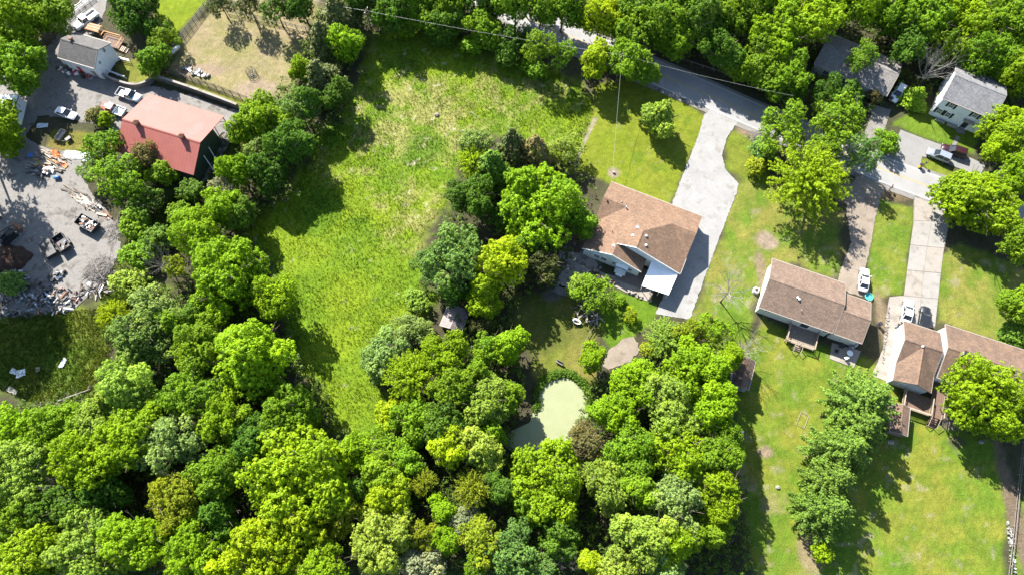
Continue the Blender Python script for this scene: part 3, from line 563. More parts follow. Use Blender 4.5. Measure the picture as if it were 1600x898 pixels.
# patio slab and the white patio cover against the back wall
S(plate('patio', [(968, 411), (1020, 424), (1032, 436), (1005, 453), (961, 436)], M['patio'], .08))
a = G(1022, 398, 2.75); b_ = G(1063, 419, 2.75); c_ = G(1045, 460, 2.75); d2 = G(1003, 446, 2.75)
pc = empty('patio_cover', (*d2.xy, 0), 0, 'bright white flat patio cover at the back corner of the tan roofed house', 'patio cover')
loc = lambda p: (p.x - d2.x, p.y - d2.y)
qa, qb, qc, qd = loc(a), loc(b_), loc(c_), loc(d2)
MB().slab([(*qa, 2.85), (*qd, 2.55), (*qc, 2.55), (*qb, 2.85)], .09).build('cover_panel', M['roof_white'], pc)
for t in (0.03, .36, .66, .97):
    x, y = lerp(qd, qc, t); x2, y2 = lerp((x, y), lerp(qa, qb, t), .04); MB().tube((x2, y2, 0), (x2, y2, 2.46), .06, n=6).build('post', M['white'], pc)
MB().tube((*lerp(qd, qa, .02), 2.42), (*lerp(qc, qb, .02), 2.42), .07).build('beam', M['white'], pc)

# ---- ranch house with deck
h = house('ranch_house', (1207, 404), (1321, 443), 3.5, 'pale ranch house with brown shingles and a square back deck, beside the tan gravel drive')
L_, D_ = 13.4, 9.9
hz, rf = gable_block(h, 0, L_, 0, -D_, 3.5, .38, 'cream_siding', 'roof_brown', .4)
hz2, rf2 = gable_block(h, L_ - .3, L_ + 4.9, -1.9, -D_ - .01, 3.5, .36, 'cream_siding', 'roof_brown', .38)
for u, v in ((5.9, 6.6), (5.55, 6.4)): vent(h, (u, -v, 3.5 + .38 * (D_ - v)), .14, .25)
vent(h, (6.9, -8.2, 3.5 + .38 * 1.7), .06, .35, 'metal', 'plumbing_pipe')
ys_ = -D_ + .4
window(h, (1.9, ys_, 2.3), 1.0, .8, 's'); window(h, (11.2, ys_, 2.3), .9, 1.1, 's'); window(h, (12.2, ys_, 2.3), .9, 1.1, 's'); door(h, (8.8, ys_, .55), 1.8, 2.0, 's', 'white', True)
for u in (2.2, 5.5, 10.5): window(h, (u, -.4, 1.6), 1.3, 1.2, 'n')
door(h, (7.8, -.4, .2), 1.0, 2.05, 'n', 'plastic_red'); box('garage_door', (L_ + 2.4, -2.25, 1.15), (3.0, .07, 2.2), M['white'], h); window(h, (.4, -4.5, 1.6), 1.0, 1.1, 'w')
dk = empty('deck', h.location, h.rotation_euler.z, 'square wooden deck with tan rails behind the brown roofed ranch house', 'deck')
dx0, dx1, dy0, dy1, dz = 6.6, 11.6, ys_ - .05, ys_ - 3.5, .5
nb = 12
for k in range(nb):
    w_ = (dx1 - dx0) / nb; box('deck_board', (dx0 + w_ * (k + .5), (dy0 + dy1) / 2, dz), (w_ - .02, dy0 - dy1, .05), M['deck'], dk)
for (x, y) in ((dx0, dy1), (dx1, dy1), ((dx0 + dx1) / 2, dy1), (dx0, dy0 - .2), (dx1, dy0 - .2)):
    box('deck_post', (x, y, .85), (.12, .12, 1.7), M['rail_tan'], dk)
def rail(par, p, q, z, mat, wd=.16, pickets=True):
    p, q = Vector((*p, 0)), Vector((*q, 0)); L2 = (q - p).length; a = math.atan2(q.y - p.y, q.x - p.x); c = (p + q) / 2
    r_ = box('rail', (c.x, c.y, z + .95), (L2, wd, .05), M[mat], par, a); box('rail', (c.x, c.y, z + .15), (L2, .05, .08), M[mat], par, a)
    if pickets:
        mb = MB()
        for k in range(int(L2 / .16)):
            t = (k + .5) / int(L2 / .16); x = p.lerp(q, t); mb.box((x.x, x.y, z + .55), (.04, .04, .74), a)
        mb.build('pickets', M[mat], r_)
rail(dk, (dx0, dy0), (dx0, dy1), dz, 'rail_tan'); rail(dk, (dx1, dy0), (dx1, dy1), dz, 'rail_tan'); rail(dk, (dx0, dy1), (dx0 + 1.7, dy1), dz, 'rail_tan'); rail(dk, (dx0 + 3.0, dy1), (dx1, dy1), dz, 'rail_tan')
for k in range(4): box('stair_tread', (dx0 + 2.35, dy1 - .2 - .3 * k, dz - .16 * (k + 1)), (1.25, .29, .05), M['deck'], dk)
for s in (-.65, .65): MB().tube((dx0 + 2.35 + s, dy1, dz + .95), (dx0 + 2.35 + s, dy1 - 1.4, .9), .05).tube((dx0 + 2.35 + s, dy1 - 1.4, 0), (dx0 + 2.35 + s, dy1 - 1.4, .95), .05).build('stair_rail', M['rail_tan'], dk)
S(plate('back_patio', [(1300, 535), (1345, 548), (1334, 574), (1296, 560)], M['concrete_warm'], .06))
def dining_set(px, py, label, mat, glabel=None):
    p = G(px, py); t = empty('patio_table', (*p.xy, .06), .3, label, 'table', 'garden tables'); MB().tube((0, 0, .68), (0, 0, .72), .55, n=14).build('table_top', M[mat], t); MB().tube((0, 0, 0), (0, 0, .68), .05).build('leg', M['black_metal'], t); MB().tube((0, 0, 0), (0, 0, .04), .3, n=10).build('base', M['black_metal'], t)
def chair(px, py, rz, label, mat, z=.06, group='garden chairs'):
    p = G(px, py); c = empty('patio_chair', (*p.xy, z), rz, label, 'chair', group)
    box('seat', (0, 0, .42), (.52, .5, .06), M[mat], c); box('backrest', (0, -.25, .72), (.52, .06, .55), M[mat], c, 0, ('X', -.2))
    for sx in (-1, 1):
        for sy in (-1, 1): box('leg', (sx * .22, sy * .2, .2), (.05, .05, .4), M[mat], c)
        box('armrest', (sx * .27, -.02, .62), (.06, .45, .05), M[mat], c)
dining_set(1325, 553, 'white round table out in the sun on the ranch house patio', 'plastic_white')
dining_set(1313, 541, 'dark round table in the shade beside the ranch house deck', 'black_metal')
chair(1320, 560, .4, 'white chair at the sunny end of the ranch house patio', 'plastic_white'); chair(1327, 543, 2.6, 'grey chair in the shade under the eave of the ranch house', 'plastic_grey'); chair(1305, 549, 1.2, 'black chair below the deck rail of the ranch house', 'black_metal')
chair(1290, 522, 2.2, 'dark chair in the corner of the ranch house deck', 'wood_dark', .74)
def grill(px, py, label):
    p = G(px, py); g = empty('grill', (*p.xy, .06), .7, label, 'grill'); box('cart', (0, 0, .4), (.9, .5, .75), M['black_metal'], g); MB().tube((-.4, 0, .85), (.4, 0, .85), .3, n=10).build('lid', M['plastic_grey'], g); 
    for s in (-1, 1): box('side_shelf', (s * .65, 0, .78), (.35, .45, .04), M['metal'], g)
grill(1333, 541, 'grey lidded grill under the eave of the ranch house garage')
p = G(1180, 455); t = empty('air_conditioner', (*p.xy, 0), -.4, 'white air conditioner box by the west wall of the ranch house', 'air conditioner')
box('casing', (0, 0, .45), (.85, .85, .85), M['plastic_white'], t); MB().tube((0, 0, .88), (0, 0, .9), .36, n=14).build('fan_grille', M['black_metal'], t); box('base', (0, 0, .02), (1.1, 1.1, .06), M['concrete'], t)
p = G(1357, 464); t = empty('wading_pool', (*p.xy, .05), -.4, 'small teal plastic pool at the garage corner of the ranch house', 'wading pool'); MB().tube((0, 0, .0), (0, 0, .05), .62, .62, 16).build('floor', M['plastic_teal'], t)
mb = MB()
for k in range(16):
    a0, a1 = k * math.pi / 8, (k + 1) * math.pi / 8; mb.tube((.7 * math.cos(a0), .7 * math.sin(a0), .2), (.7 * math.cos(a1), .7 * math.sin(a1), .2), .09, n=6)
mb.build('rim', M['plastic_teal'], t)

# ---- house at the right edge: garage block with back gable, main block running out of the frame
h = house('garage_house', (1412, 501), (1470, 520), 3.0, 'brown roofed house with a white garage block, cut by the right edge')
gable_block(h, 0, 6.4, 0, -8.2, 3.0, .42, 'white_siding', 'roof_rust', .3)
zw = 4.65
kx = (8.2 - 4.1) / (4.72 - 3.0)
for s in (-1, 1):
    a = [(3.2, -4.25, zw), (3.2, -11.3, zw), (3.2 + s * 3.2, -11.3, 3.0), (3.2 + s * 3.2, -8.2, 3.0)]
    if s > 0: a = a
    else: a = a[::-1]
    MB().slab(a, .16).build('roof', M['roof_rust'], h)
MB().slab([(3.05, -4.3, zw), (3.05, -11.3, zw), (3.2, -11.3, zw + .05), (3.35, -11.3, zw), (3.35, -4.3, zw), (3.2, -4.3, zw + .05)], .04).build('ridge_cap', M['roof_tan'], h)
wall_poly(h, [(.3, 0), (6.1, 0), (6.1, 2.95), (3.2, 4.45), (.3, 2.95)], 'y', -11.0, 'grey_siding', -1)
wall_poly(h, [(-10.85, 0), (-7.91, 0), (-7.91, 2.95), (-10.85, 2.95)], 'x', .3, 'white_siding', -1); wall_poly(h, [(-10.85, 0), (-7.91, 0), (-7.91, 2.95), (-10.85, 2.95)], 'x', 6.1, 'white_siding', 1)
for s in (-.03, 6.43): box('gutter', (s, -9.7, 2.93), (.11, 3.2, .12), M['trim'], h)
window(h, (2.0, -11.0, 1.9), 1.0, 1.0, 's'); box('garage_door', (3.2, -.27, 1.15), (4.8, .07, 2.2), M['white'], h); window(h, (.3, -6, 1.6), 1., 1., 'w')
vent(h, (3.0, -4.35, 4.55), .15, .3)
gable_block(h, 7.0, 27, 1.9, -8.2, 3.0, .40, 'white_siding', 'roof_rust', .3)
wall_poly(h, [(-7.2, 0), (-.6, 0), (-.6, 2.8), (-7.2, 2.8)], 'x', 7.29, 'white_siding', -1)
ch = box('chimney', (9.4, -3.6, 5.2), (.55, .55, 1.9), M['trim'], h); box('chimney_cap', (9.4, -3.6, 6.2), (.7, .7, .1), M['black_metal'], ch)
for u in (11, 16): window(h, (u, -7.9, 1.7), 1.2, 1.1, 's'); window(h, (u, 1.6, 1.7), 1.4, 1.2, 'n')
dk = empty('deck', h.location, h.rotation_euler.z, 'dark stained deck and stairs behind the gabled garage of the right edge house', 'deck')
for k in range(11): box('deck_board', (3.0 + .42 * (k + .5), -13.0, .9), (.4, 3.2, .05), M['deck_dark'], dk)
for k in range(5): box('deck_board', (7.62 + .42 * (k + .5), -11.3, .9), (.4, 6.4, .05), M['deck_dark'], dk)
rail(dk, (3.0, -14.6), (7.6, -14.6), .92, 'rail_tan', .22); rail(dk, (3.0, -11.4), (3.0, -14.6), .92, 'rail_tan'); rail(dk, (7.65, -11.6), (7.65, -14.6), .92, 'rail_tan'); rail(dk, (9.7, -8.2), (9.7, -14.5), .92, 'rail_tan')
for (x, y) in ((3.0, -14.5), (7.6, -14.5), (9.7, -14.5), (9.7, -8.3), (3.05, -11.5)): box('deck_post', (x, y, .95), (.12, .12, 1.9), M['deck_dark'], dk)
for k in range(5): box('stair_tread', (8.6, -14.75 - .3 * k, .75 - .16 * k), (1.4, .29, .05), M['deck_dark'], dk)
for s in (-.72, .72): MB().tube((8.6 + s, -14.6, 1.8), (8.6 + s, -16.2, .9), .05).tube((8.6 + s, -16.2, 0), (8.6 + s, -16.2, .95), .05).build('stair_rail', M['rail_tan'], dk)
# ---- two-storey white house
h = house('two_storey_house', (1473, 154), (1553, 187), 5.5, 'white two-storey house with black shutters and grey shingles, across the road')
gable_block(h, 0, 10.0, 9.2, 0, 5.5, .42, 'white_siding', 'roof_grey', .3)
for (u, z_) in ((2.2, 4.45), (1.3, 1.9), (3.0, 1.9), (6.9, 4.4)): window(h, (u + .15, .3, z_), .95, 1.35, 's', True)
door(h, (7.0, .3, .3), 1.0, 2.1, 's', 'shutter', True)
for s in (-.75, .75): box('door_column', (7.0 + s, .12, 1.4), (.22, .28, 2.3), M['white'], h)
box('door_hood', (7.0, -.1, 2.68), (2.1, .8, .22), M['trim'], h); st = box('step', (7.0, -.5, .12), (1.8, 1.2, .24), M['concrete_old'], h)
for s in (1.5, 3.9): box('foundation_planter', (s + 1.2, -.35, .18), (1.9, .5, .35), M['trim'], h)
for u, v in ((3.5, 6.5), (6.0, 7.6), (7.9, 6.2)): vent(h, (u, v, 5.5 + .42 * (9.2 - v)), .12, .2, 'black_metal')
window(h, (.3, 3, 4.3), .9, 1.3, 'w'); window(h, (.3, 6, 4.3), .9, 1.3, 'w'); window(h, (9.7, 4.6, 4.3), .9, 1.3, 'e')
# ---- taupe roofed house among the trees
h = house('taupe_roofed_house', (1272, 100), (1388, 151), 3.0, 'long low house with a taupe shingle roof half hidden under trees across the road')
gable_block(h, 0, 15.5, 9.0, 0, 3.0, .38, 'grey_siding', 'roof_taupe', .35)
window(h, (3, .35, 1.7), 1.4, 1.1, 's'); window(h, (7, .35, 1.7), 1.4, 1.1, 's'); door(h, (9.5, .35, .2), 1., 2.05, 's'); box('garage_door', (12.8, .31, 1.15), (3.6, .07, 2.2), M['grey_siding'], h); vent(h, (5, 6.2, 3 + .38 * 2.8), .12, .25, 'black_metal')
# ---- farmhouse of the junk yard
h = house('farmhouse', (90, 90), (144, 106), 4.0, 'white farmhouse with a grey roof at the top of the cluttered gravel yard')
L_ = 8.4
gable_block(h, 0, L_, 6.6, 0, 4.0, .55, 'white_siding', 'roof_dark', .25)
MB().slab([(-2.0, .8, 3.3), (.1, .5, 4.2), (.1, 3.3, 5.7), (-2.0, 3.6, 3.4)], .15).build('lean_to_roof', M['roof_taupe'], h)
wall_poly(h, [(.9, 0), (3.4, 0), (3.4, 3.2), (.9, 3.1)], 'x', -1.8, 'white_siding', -1); wall_poly(h, [(-1.8, 0), (.25, 0), (.25, 3.9), (-1.8, 3.1)], 'y', .9, 'white_siding', -1)
window(h, (L_ - .25, 4.4, 4.2), .8, 1.1, 'e'); window(h, (L_ - .25, 1.9, 3.4), .7, .9, 'e')
for u in (2.0, 4.4): window(h, (u, .25, 2.6), .7, .6, 's')
door(h, (6.6, .25, .1), .95, 2.0, 's', 'trim'); door(h, (3.2, .25, .1), .95, 2.0, 's', 'plastic_red'); vent(h, (2.2, 3.8, 5.6), .3, .6, 'rust', 'chimney')
# ---- red barn
h = house('red_roofed_barn', (191, 186), (314, 223), 6.4, 'dark green barn under a big red metal roof beside the gravel yard', 'barn')
L_ = 16.6; yN, yS, zN, zS_ = 7.9, -5.6, 4.0, 3.4
rfs = []
for (q, n_) in (([(0, yN, zN), (0, 0, 6.4), (L_, 0, 6.4), (L_, yN, zN)], 24), ([(0, 0, 6.4), (0, yS, zS_), (L_, yS, zS_), (L_, 0, 6.4)], 24)):
    r_ = MB().slab(q, .12).build('roof', M['roof_red'], h); rfs.append(r_)
    mb = MB(); a, b2 = q[0], q[1]
    for k in range(n_ + 1):
        x = .03 + (L_ - .06) * k / n_; mb.slab([(x - .02, a[1], a[2] + .008), (x - .02, b2[1], b2[2] + .008), (x + .02, b2[1], b2[2] + .008), (x + .02, a[1], a[2] + .008)], .03)
    mb.build('roof_ribs', M['roof_red'], r_)
MB().slab([(0, -.25, 6.33), (L_, -.25, 6.33), (L_, 0, 6.47), (L_, .25, 6.36), (0, .25, 6.36), (0, 0, 6.47)], .05).build('ridge_cap', M['roof_red'], rfs[1])
wall_poly(h, [(yS + .3, 0), (4.2, 0), (4.2, 4.95), (0, 6.2), (yS + .3, zS_)], 'x', L_ - .3, 'green_siding', 1); wall_poly(h, [(yS + .3, 0), (4.2, 0), (4.2, 4.95), (0, 6.2), (yS + .3, zS_)], 'x', .3, 'green_siding', -1)
wall_poly(h, [(.45, 0), (L_ - .45, 0), (L_ - .45, zS_), (.45, zS_)], 'y', yS + .3, 'green_siding', -1); wall_poly(h, [(.45, 0), (L_ - .45, 0), (L_ - .45, 4.9), (.45, 4.9)], 'y', 4.2, 'green_siding', 1)
for k in range(5): MB().tube((.3 + (L_ - .6) * k / 4, yN - .3, 0), (.3 + (L_ - .6) * k / 4, yN - .3, 3.95), .09).build('lean_to_post', M['rust'], h)
MB().tube((L_ - .3, yN - .3, 2.2), (L_ - .3, yN - 1.7, 4.2), .06).build('brace', M['rust'], h)
for u in (3.3, 12.9):
    c = box('cupola', (u, -.1, 6.75), (.8, .8, .9), M['rust'], h); MB().add([(u - .55, -.65, 7.2), (u + .55, -.65, 7.2), (u + .55, .45, 7.2), (u - .55, .45, 7.2), (u, -.1, 7.65)], [(0, 1, 4), (1, 2, 4), (2, 3, 4), (3, 0, 4), (3, 2, 1, 0)]).build('cupola_roof', M['rust'], c)
for k, (y0_, y1_) in enumerate(((-3.2, -4.2), (-1.2, -2.4))): MB().tube((L_ + .0, y0_ + 2.0, 3.6), (L_ + 1.6, y1_ + 1.6, .05), .07).build('leaning_pole', M['white'], h)
# ---- sheds
def shed(name, a, b_, z, L2, D2, eave, pitch, wm, rm, label, axis='x', ov=.15):
    h = house(name, a, b_, z, label, 'shed'); gable_block(h, 0, L2, 0, -D2, eave, pitch, wm, rm, ov, axis); return h
h = shed('tin_shed', (701, 475), (727, 484), 2.2, 4.0, 4.2, 2.2, .3, 'brown_siding', 'roof_rib', 'small shed with a ribbed grey brown tin roof among shrubs beside the meadow', 'y')
mb = MB()
for k in range(12):
    y = -.2 - k * .34; mb.slab([(0, y, 2.24), (2.0, y, 2.84), (2.0, y + .1, 2.84), (0, y + .1, 2.24)][::-1], .04); mb.slab([(2.0, y, 2.84), (4, y, 2.24), (4, y + .1, 2.24), (2.0, y + .1, 2.84)][::-1], .04)
mb.build('roof_ribs', M['roof_rib'], h)
h = shed('garden_shed', (1153, 555), (1177, 563), 2.4, 3.1, 5.4, 2.4, .45, 'grey_siding', 'roof_rust', 'grey garden shed with a rust brown roof beside a leafless tree', 'y')
door(h, (1.55, -5.25, .1), 1.3, 1.9, 's', 'trim')
h = shed('lawn_shed', (1395, 629), (1420, 636), 2.2, 2.9, 5.0, 2.2, .4, 'brown_siding', 'roof_rust', 'narrow brown roofed shed tucked behind the row of pines', 'y')
h = shed('yard_outbuilding', (-30, 150), (22, 148), 2.8, 7.5, 5.5, 2.8, .12, 'white_siding', 'roof_white', 'small white roofed outbuilding cut by the left edge of the picture', 'x')
# ------------------------------------------------------------------ walls and fences
def path_pts(pp, z=0.0): return [Vector(G(*p)[:2]) for p in pp]
def ribbon_wall(name, pp, t, hgt, mat, label, capm=None):
    pts = spline(path_pts(pp), 5); o = empty(name, (*pts[0], 0), 0, label, 'wall'); mb = MB(); mc = MB(); n = len(pts)
    nn = []
    for k in range(n):
        d = (pts[min(k + 1, n - 1)] - pts[max(k - 1, 0)]).normalized(); nn.append(Vector((-d.y, d.x)))
    for m_, tt, z0, z1 in ((mb, t / 2, -.1, hgt), (mc, t / 2 + .06, hgt + .002, hgt + .1)):
        ring = lambda k: [(*(pts[k] - pts[0] + nn[k] * s), z) for s, z in ((-tt, z0), (tt, z0), (tt, z1), (-tt, z1))]
        m_.loft([ring(k) for k in range(n)])
    mb.build('wall_body', M[mat], o); mc.build('coping', M[capm or mat], o); return o
ribbon_wall('retaining_wall', [(160, 119), (185, 131), (213, 138), (233, 133), (243, 124)], .3, 1.3, 'concrete_old', 'curved concrete retaining wall between farmhouse and barn', 'concrete_warm')
ribbon_wall('retaining_wall', [(243, 124), (290, 139), (340, 157), (374, 170)], .35, 1.5, 'concrete_old', 'long straight concrete wall running behind the red barn', 'concrete_warm')
def fence(name, pp, npost, hgt, rails, mat, label, postr=.07, rail_r=.045, lean=0.0, postmat=None):
    pts = path_pts(pp); seg = [(pts[k + 1] - pts[k]).length for k in range(len(pts) - 1)]; tot = sum(seg)
    def at(t):
        d = t * tot
        for k, s in enumerate(seg):
            if d <= s + 1e-6: return pts[k].lerp(pts[k + 1], d / s)
            d -= s
        return pts[-1]
    o = empty(name, (*pts[0], 0), 0, label, 'fence'); L0 = pts[0]; rr = random.Random(len(label))
    P = [at(k / (npost - 1)) - L0 for k in range(npost)]
    for p in P: MB().tube((p.x, p.y, -.2), (p.x + rr.uniform(-lean, lean), p.y + rr.uniform(-lean, lean), hgt + .12), postr, postr * .9, 6).build('post', M[postmat or mat], o)
    for k in range(npost - 1):
        for z in rails:
            d = (P[k + 1] - P[k]); a = math.atan2(d.y, d.x); c = (P[k] + P[k + 1]) / 2; MB().box((c.x, c.y, z), (d.length - .05, rail_r, .12), a).build('rail', M[mat], o)
    return o
fence('paddock_fence', [(262, 113), (300, 126), (340, 139), (388, 157)], 11, 1.35, (.5, .9, 1.25), 'wood_dark', 'dark post and rail fence on the near side of the dry paddock', .075, .05, .12)
fence('paddock_fence', [(355, 20), (400, 30), (445, 41), (495, 53)], 10, 1.35, (.45, .85, 1.25), 'wood_grey', 'grey three rail fence on the far side of the dry paddock', .075, .05, .06)
fence('board_fence', [(338, -8), (318, 18), (288, 58), (268, 82)], 13, 1.5, (.3, .7, 1.1, 1.45), 'wood_grey', 'grey board fence between the bright far lawn and the paddock', .07, .05)
fence('board_fence', [(266, 92), (256, 106), (244, 122)], 5, 1.5, (.3, .6, .9, 1.2, 1.45), 'wood_dark', 'short dark board fence above the bend of the retaining wall', .07, .05)
fence('white_fence', [(82, 47), (105, 30), (125, 14), (148, -3)], 9, 1.3, (.4, .8, 1.22), 'white', 'white three rail fence above the farmhouse, beside the trees', .08, .05)
fence('ramp_rail', [(205, 98), (186, 93), (171, 114), (198, 124)], 6, .95, (.5, .95), 'white', 'low white U shaped handrail beside the farmhouse lawn', .06, .09)
fence('garden_fence', [(935, 498), (925, 515), (912, 536), (905, 556)], 5, 1.0, (.5, .95), 'wood_grey', 'thin grey rail fence running down from the wood pile towards the pond', .06, .05)
fence('pond_fence', [(830, 575), (822, 560), (835, 552)], 3, 1.1, (), 'wood_dark', 'three bare dark posts on the bank left of the pond', .09)
fence('edge_fence', [(1596, 690), (1590, 740), (1584, 800), (1578, 860), (1572, 905)], 9, 1.2, (.5, 1.0), 'wood_grey', 'grey rail fence along the dirt strip at the right edge', .06, .04)
fence('road_fence', [(1062, 96), (1100, 108), (1150, 126)], 6, 1.0, (.9,), 'wood_grey', 'thin single rail fence in the shade above the road', .05, .04)
# deck-like stack behind the farmhouse
p = G(178, 68); o = empty('wooden_porch', (*p.xy, 0), R(-18), 'reddish wooden back porch with rails behind the farmhouse', 'porch')
for k in range(8): box('deck_board', (-2.2 + .55 * (k + .5), 0, .6), (.53, 2.6, .06), M['deck_dark'], o)
for (a, b_) in (((-2.2, 1.3), (2.2, 1.3)), ((2.2, 1.3), (2.2, -1.3)), ((-2.2, 1.3), (-2.2, .2))): rail(o, a, b_, .62, 'wood_orange', .14, False)
for k in range(5): box('stair_tread', (2.5 + .3 * k, -.9, .5 - .1 * k), (.29, 1.2, .05), M['wood_pale'], o)
p = G(150, 48); o = empty('lumber_rack', (*p.xy, 0), R(-18), 'orange timber frame full of boards behind the farmhouse roof', 'rack')
for s in (-1, 1): box('frame_beam', (0, s * .8, .9), (3.4, .12, .14), M['wood_orange'], o)
for k in range(4): box('frame_post', (-1.6 + 3.2 * (k % 2), -.8 + 1.6 * (k // 2), .45), (.12, .12, .9), M['wood_orange'], o)
for k in range(7): box('board', (random.uniform(-.2, .2), -.6 + k * .2, 1.02 + .02 * (k % 3)), (3.0, .17, .05), M[('wood_pale', 'wood_orange', 'rust')[k % 3]], o)

# ------------------------------------------------------------------ vehicles
def car(px, py, hx, hy, body, label, kind='sedan', L=4.6, W=1.82, group=None, z=.05, bed=None, cat=None):
    """(px,py) centre, (hx,hy) a map point in front of it: the heading"""
    p = G(px, py, .6 + z); q = G(hx, hy, .6 + z); ang = math.atan2(q.y - p.y, q.x - p.x)
    o = empty({'sedan': 'parked_car', 'suv': 'parked_suv', 'pickup': 'pickup_truck'}[kind], (p.x, p.y, z), ang, label, cat or ('pickup' if kind == 'pickup' else 'car'), group)
    m = M['car_' + body]; hl = L / 2; hgt = {'sedan': (.82, 1.42), 'suv': (.98, 1.72), 'pickup': (1.02, 1.80)}[kind]
    def sec(x, w, z0, z1):
        w /= 2; return [(x, -w * .9, z0), (x, -w, z0 + .18), (x, -w, z1 - .16), (x, -w * .86, z1), (x, w * .86, z1), (x, w, z1 - .16), (x, w, z0 + .18), (x, w * .9, z0)]
    b = hgt[0]; rear = -hl if kind != 'pickup' else -.35
    prof = [(-hl, .78, .4, b - .12), (-hl + .12, .93, .28, b - .04), (-hl * .6, 1, .24, b + .02), (0, 1, .22, b), (hl * .35, 1, .22, b - .03), (hl * .7, .97, .24, b - .1), (hl - .15, .9, .28, b - .2), (hl, .74, .38, b - .3)]
    if kind == 'pickup': prof = [(-.4, 1, .3, b)] + [(x, w, a, c + (.06 if x > 1 else 0)) for x, w, a, c in prof[3:]]
    MB().loft([sec(x, W * w, a, c) for x, w, a, c in prof]).build('body', m, o, True)
    if kind == 'pickup':
        bd = MB(); t = .07; x0, x1 = -hl, -.42
        bd.box(((x0 + x1) / 2, 0, .55), (x1 - x0, W * .9, .1))
        for s in (-1, 1): bd.box(((x0 + x1) / 2, s * (W / 2 - t / 2), .72), (x1 - x0, t, .62))
        bd.box((x0 + t / 2, 0, .74), (t, W - 2 * t, .56)); bd.box((x1 - t / 2, 0, .74), (t, W - 2 * t, .56))
        bo = bd.build('bed', m if bed is None else M[bed], o)
        box('bed_liner', ((x0 + x1) / 2, 0, .63), (x1 - x0 - .2, W - .2, .04), M['plastic_grey' if bed is None else bed], bo)
    cab = {'sedan': [(-hl * .78, b - .06, .0), (-hl * .45, hgt[1], .0), (hl * .02, hgt[1] + .01, 0), (hl * .42, b - .06, 0)], 'suv': [(-hl * .97, b - .02, 0), (-hl * .86, hgt[1] - .02, 0), (hl * .05, hgt[1], 0), (hl * .42, b - .04, 0)], 'pickup': [(-.4, b - .02, 0), (-.34, hgt[1] - .03, 0), (.62, hgt[1], 0), (1.2, b - .02, 0)]}[kind]
    lo, hi = W * .9, W * .70
    rings = []
    for (x, z_, _) in cab:
        top = z_ > b + .1; w = (hi if top else lo) / 2; rings.append((x, z_, w))
    (xa, za, wa), (xb, zb, wb), (xc, zc, wc), (xd, zd, wd) = rings
    V = [(xa, -wa, za), (xa, wa, za), (xb, -wb, zb), (xb, wb, zb), (xc, -wc, zc), (xc, wc, zc), (xd, -wd, zd), (xd, wd, zd)]
    MB().add(V, [(0, 2, 3, 1), (2, 4, 5, 3), (4, 6, 7, 5), (0, 6, 4, 2), (1, 3, 5, 7), (0, 1, 7, 6)]).build('windows', M['carglass'], o)
    ro = MB(); e = .04
    ro.slab([(xb - .06, -wb - e, zb + .012), (xc + .06, -wc - e, zc + .012), (xc + .06, wc + e, zc + .012), (xb - .06, wb + e, zb + .012)], .05)
    for s in (-1, 1):
        ro.tube((xb, s * wb, zb - .02), (xa, s * wa, za), .06, .06, 4); ro.tube((xc, s * wc, zc - .02), (xd, s * wd, zd), .045, .045, 4); ro.tube((xb * .5 + xc * .5, s * wb, zb - .02), (xb * .5 + xc * .5, s * wa, b - .03), .05, .05, 4)
    ro.build('roof', m, o)
    for sx in (hl * .62, -hl * .60):
        for s in (-1, 1):
            w = MB().tube((sx, s * (W / 2 - .2), .33), (sx, s * (W / 2 + .01), .33), .33, n=14).build('wheel', M['tyre'], o, False); MB().tube((sx, s * (W / 2 + .005), .33), (sx, s * (W / 2 + .025), .33), .2, n=10).build('rim', M['rim'], w)
    for s in (-1, 1):
        box('headlight', (hl - .1, s * W * .33, b - .33), (.12, .34, .14), M['lamp_clear'], o); box('taillight', (-hl + .04, s * W * .36, b - .22), (.1, .28, .16), M['lamp_red'], o)
        box('mirror', (xd - .15, s * (W / 2 + .09), b + .08), (.1, .18, .13), m, o)
    return o
gp = 'cars and pickups parked in view'
car(1350, 437, 1354, 400, 'white', 'white sedan on the tan gravel drive beside the ranch house garage', 'sedan', 4.7)
car(1418, 486, 1424, 450, 'white', 'white sedan on the concrete drive, left of a black car', 'sedan', 4.7)
car(1444, 497, 1450, 462, 'black', 'black car on the concrete drive, nose to the right edge house garage', 'suv', 4.7)
car(1466, 243, 1440, 232, 'silver', 'silver blue hatchback on the asphalt drive of the white house', 'suv', 4.5)
car(1490, 236, 1460, 226, 'maroon', 'dark maroon car on the asphalt drive, partly under the tree', 'suv', 4.8)
car(1402, 147, 1390, 165, 'white', 'white car in the shade beside the taupe roofed house', 'suv', 4.4)
car(103, 177, 130, 187, 'white', 'white sedan in the middle of the cluttered gravel yard', 'sedan', 4.6)
car(177, 171, 140, 158, 'red', 'red nosed pickup with a pale bed, just left of the barn roof', 'pickup', 5.3, 1.95, bed='plastic_white')
car(202, 149, 240, 162, 'pale', 'old pale pickup with a dark open bed, above the red nosed pickup', 'pickup', 5.3, 1.95, bed='plastic_grey')
car(134, 32, 115, 46, 'white', 'white pickup truck parked in the lane behind the farmhouse', 'pickup', 5.6, 2.0)
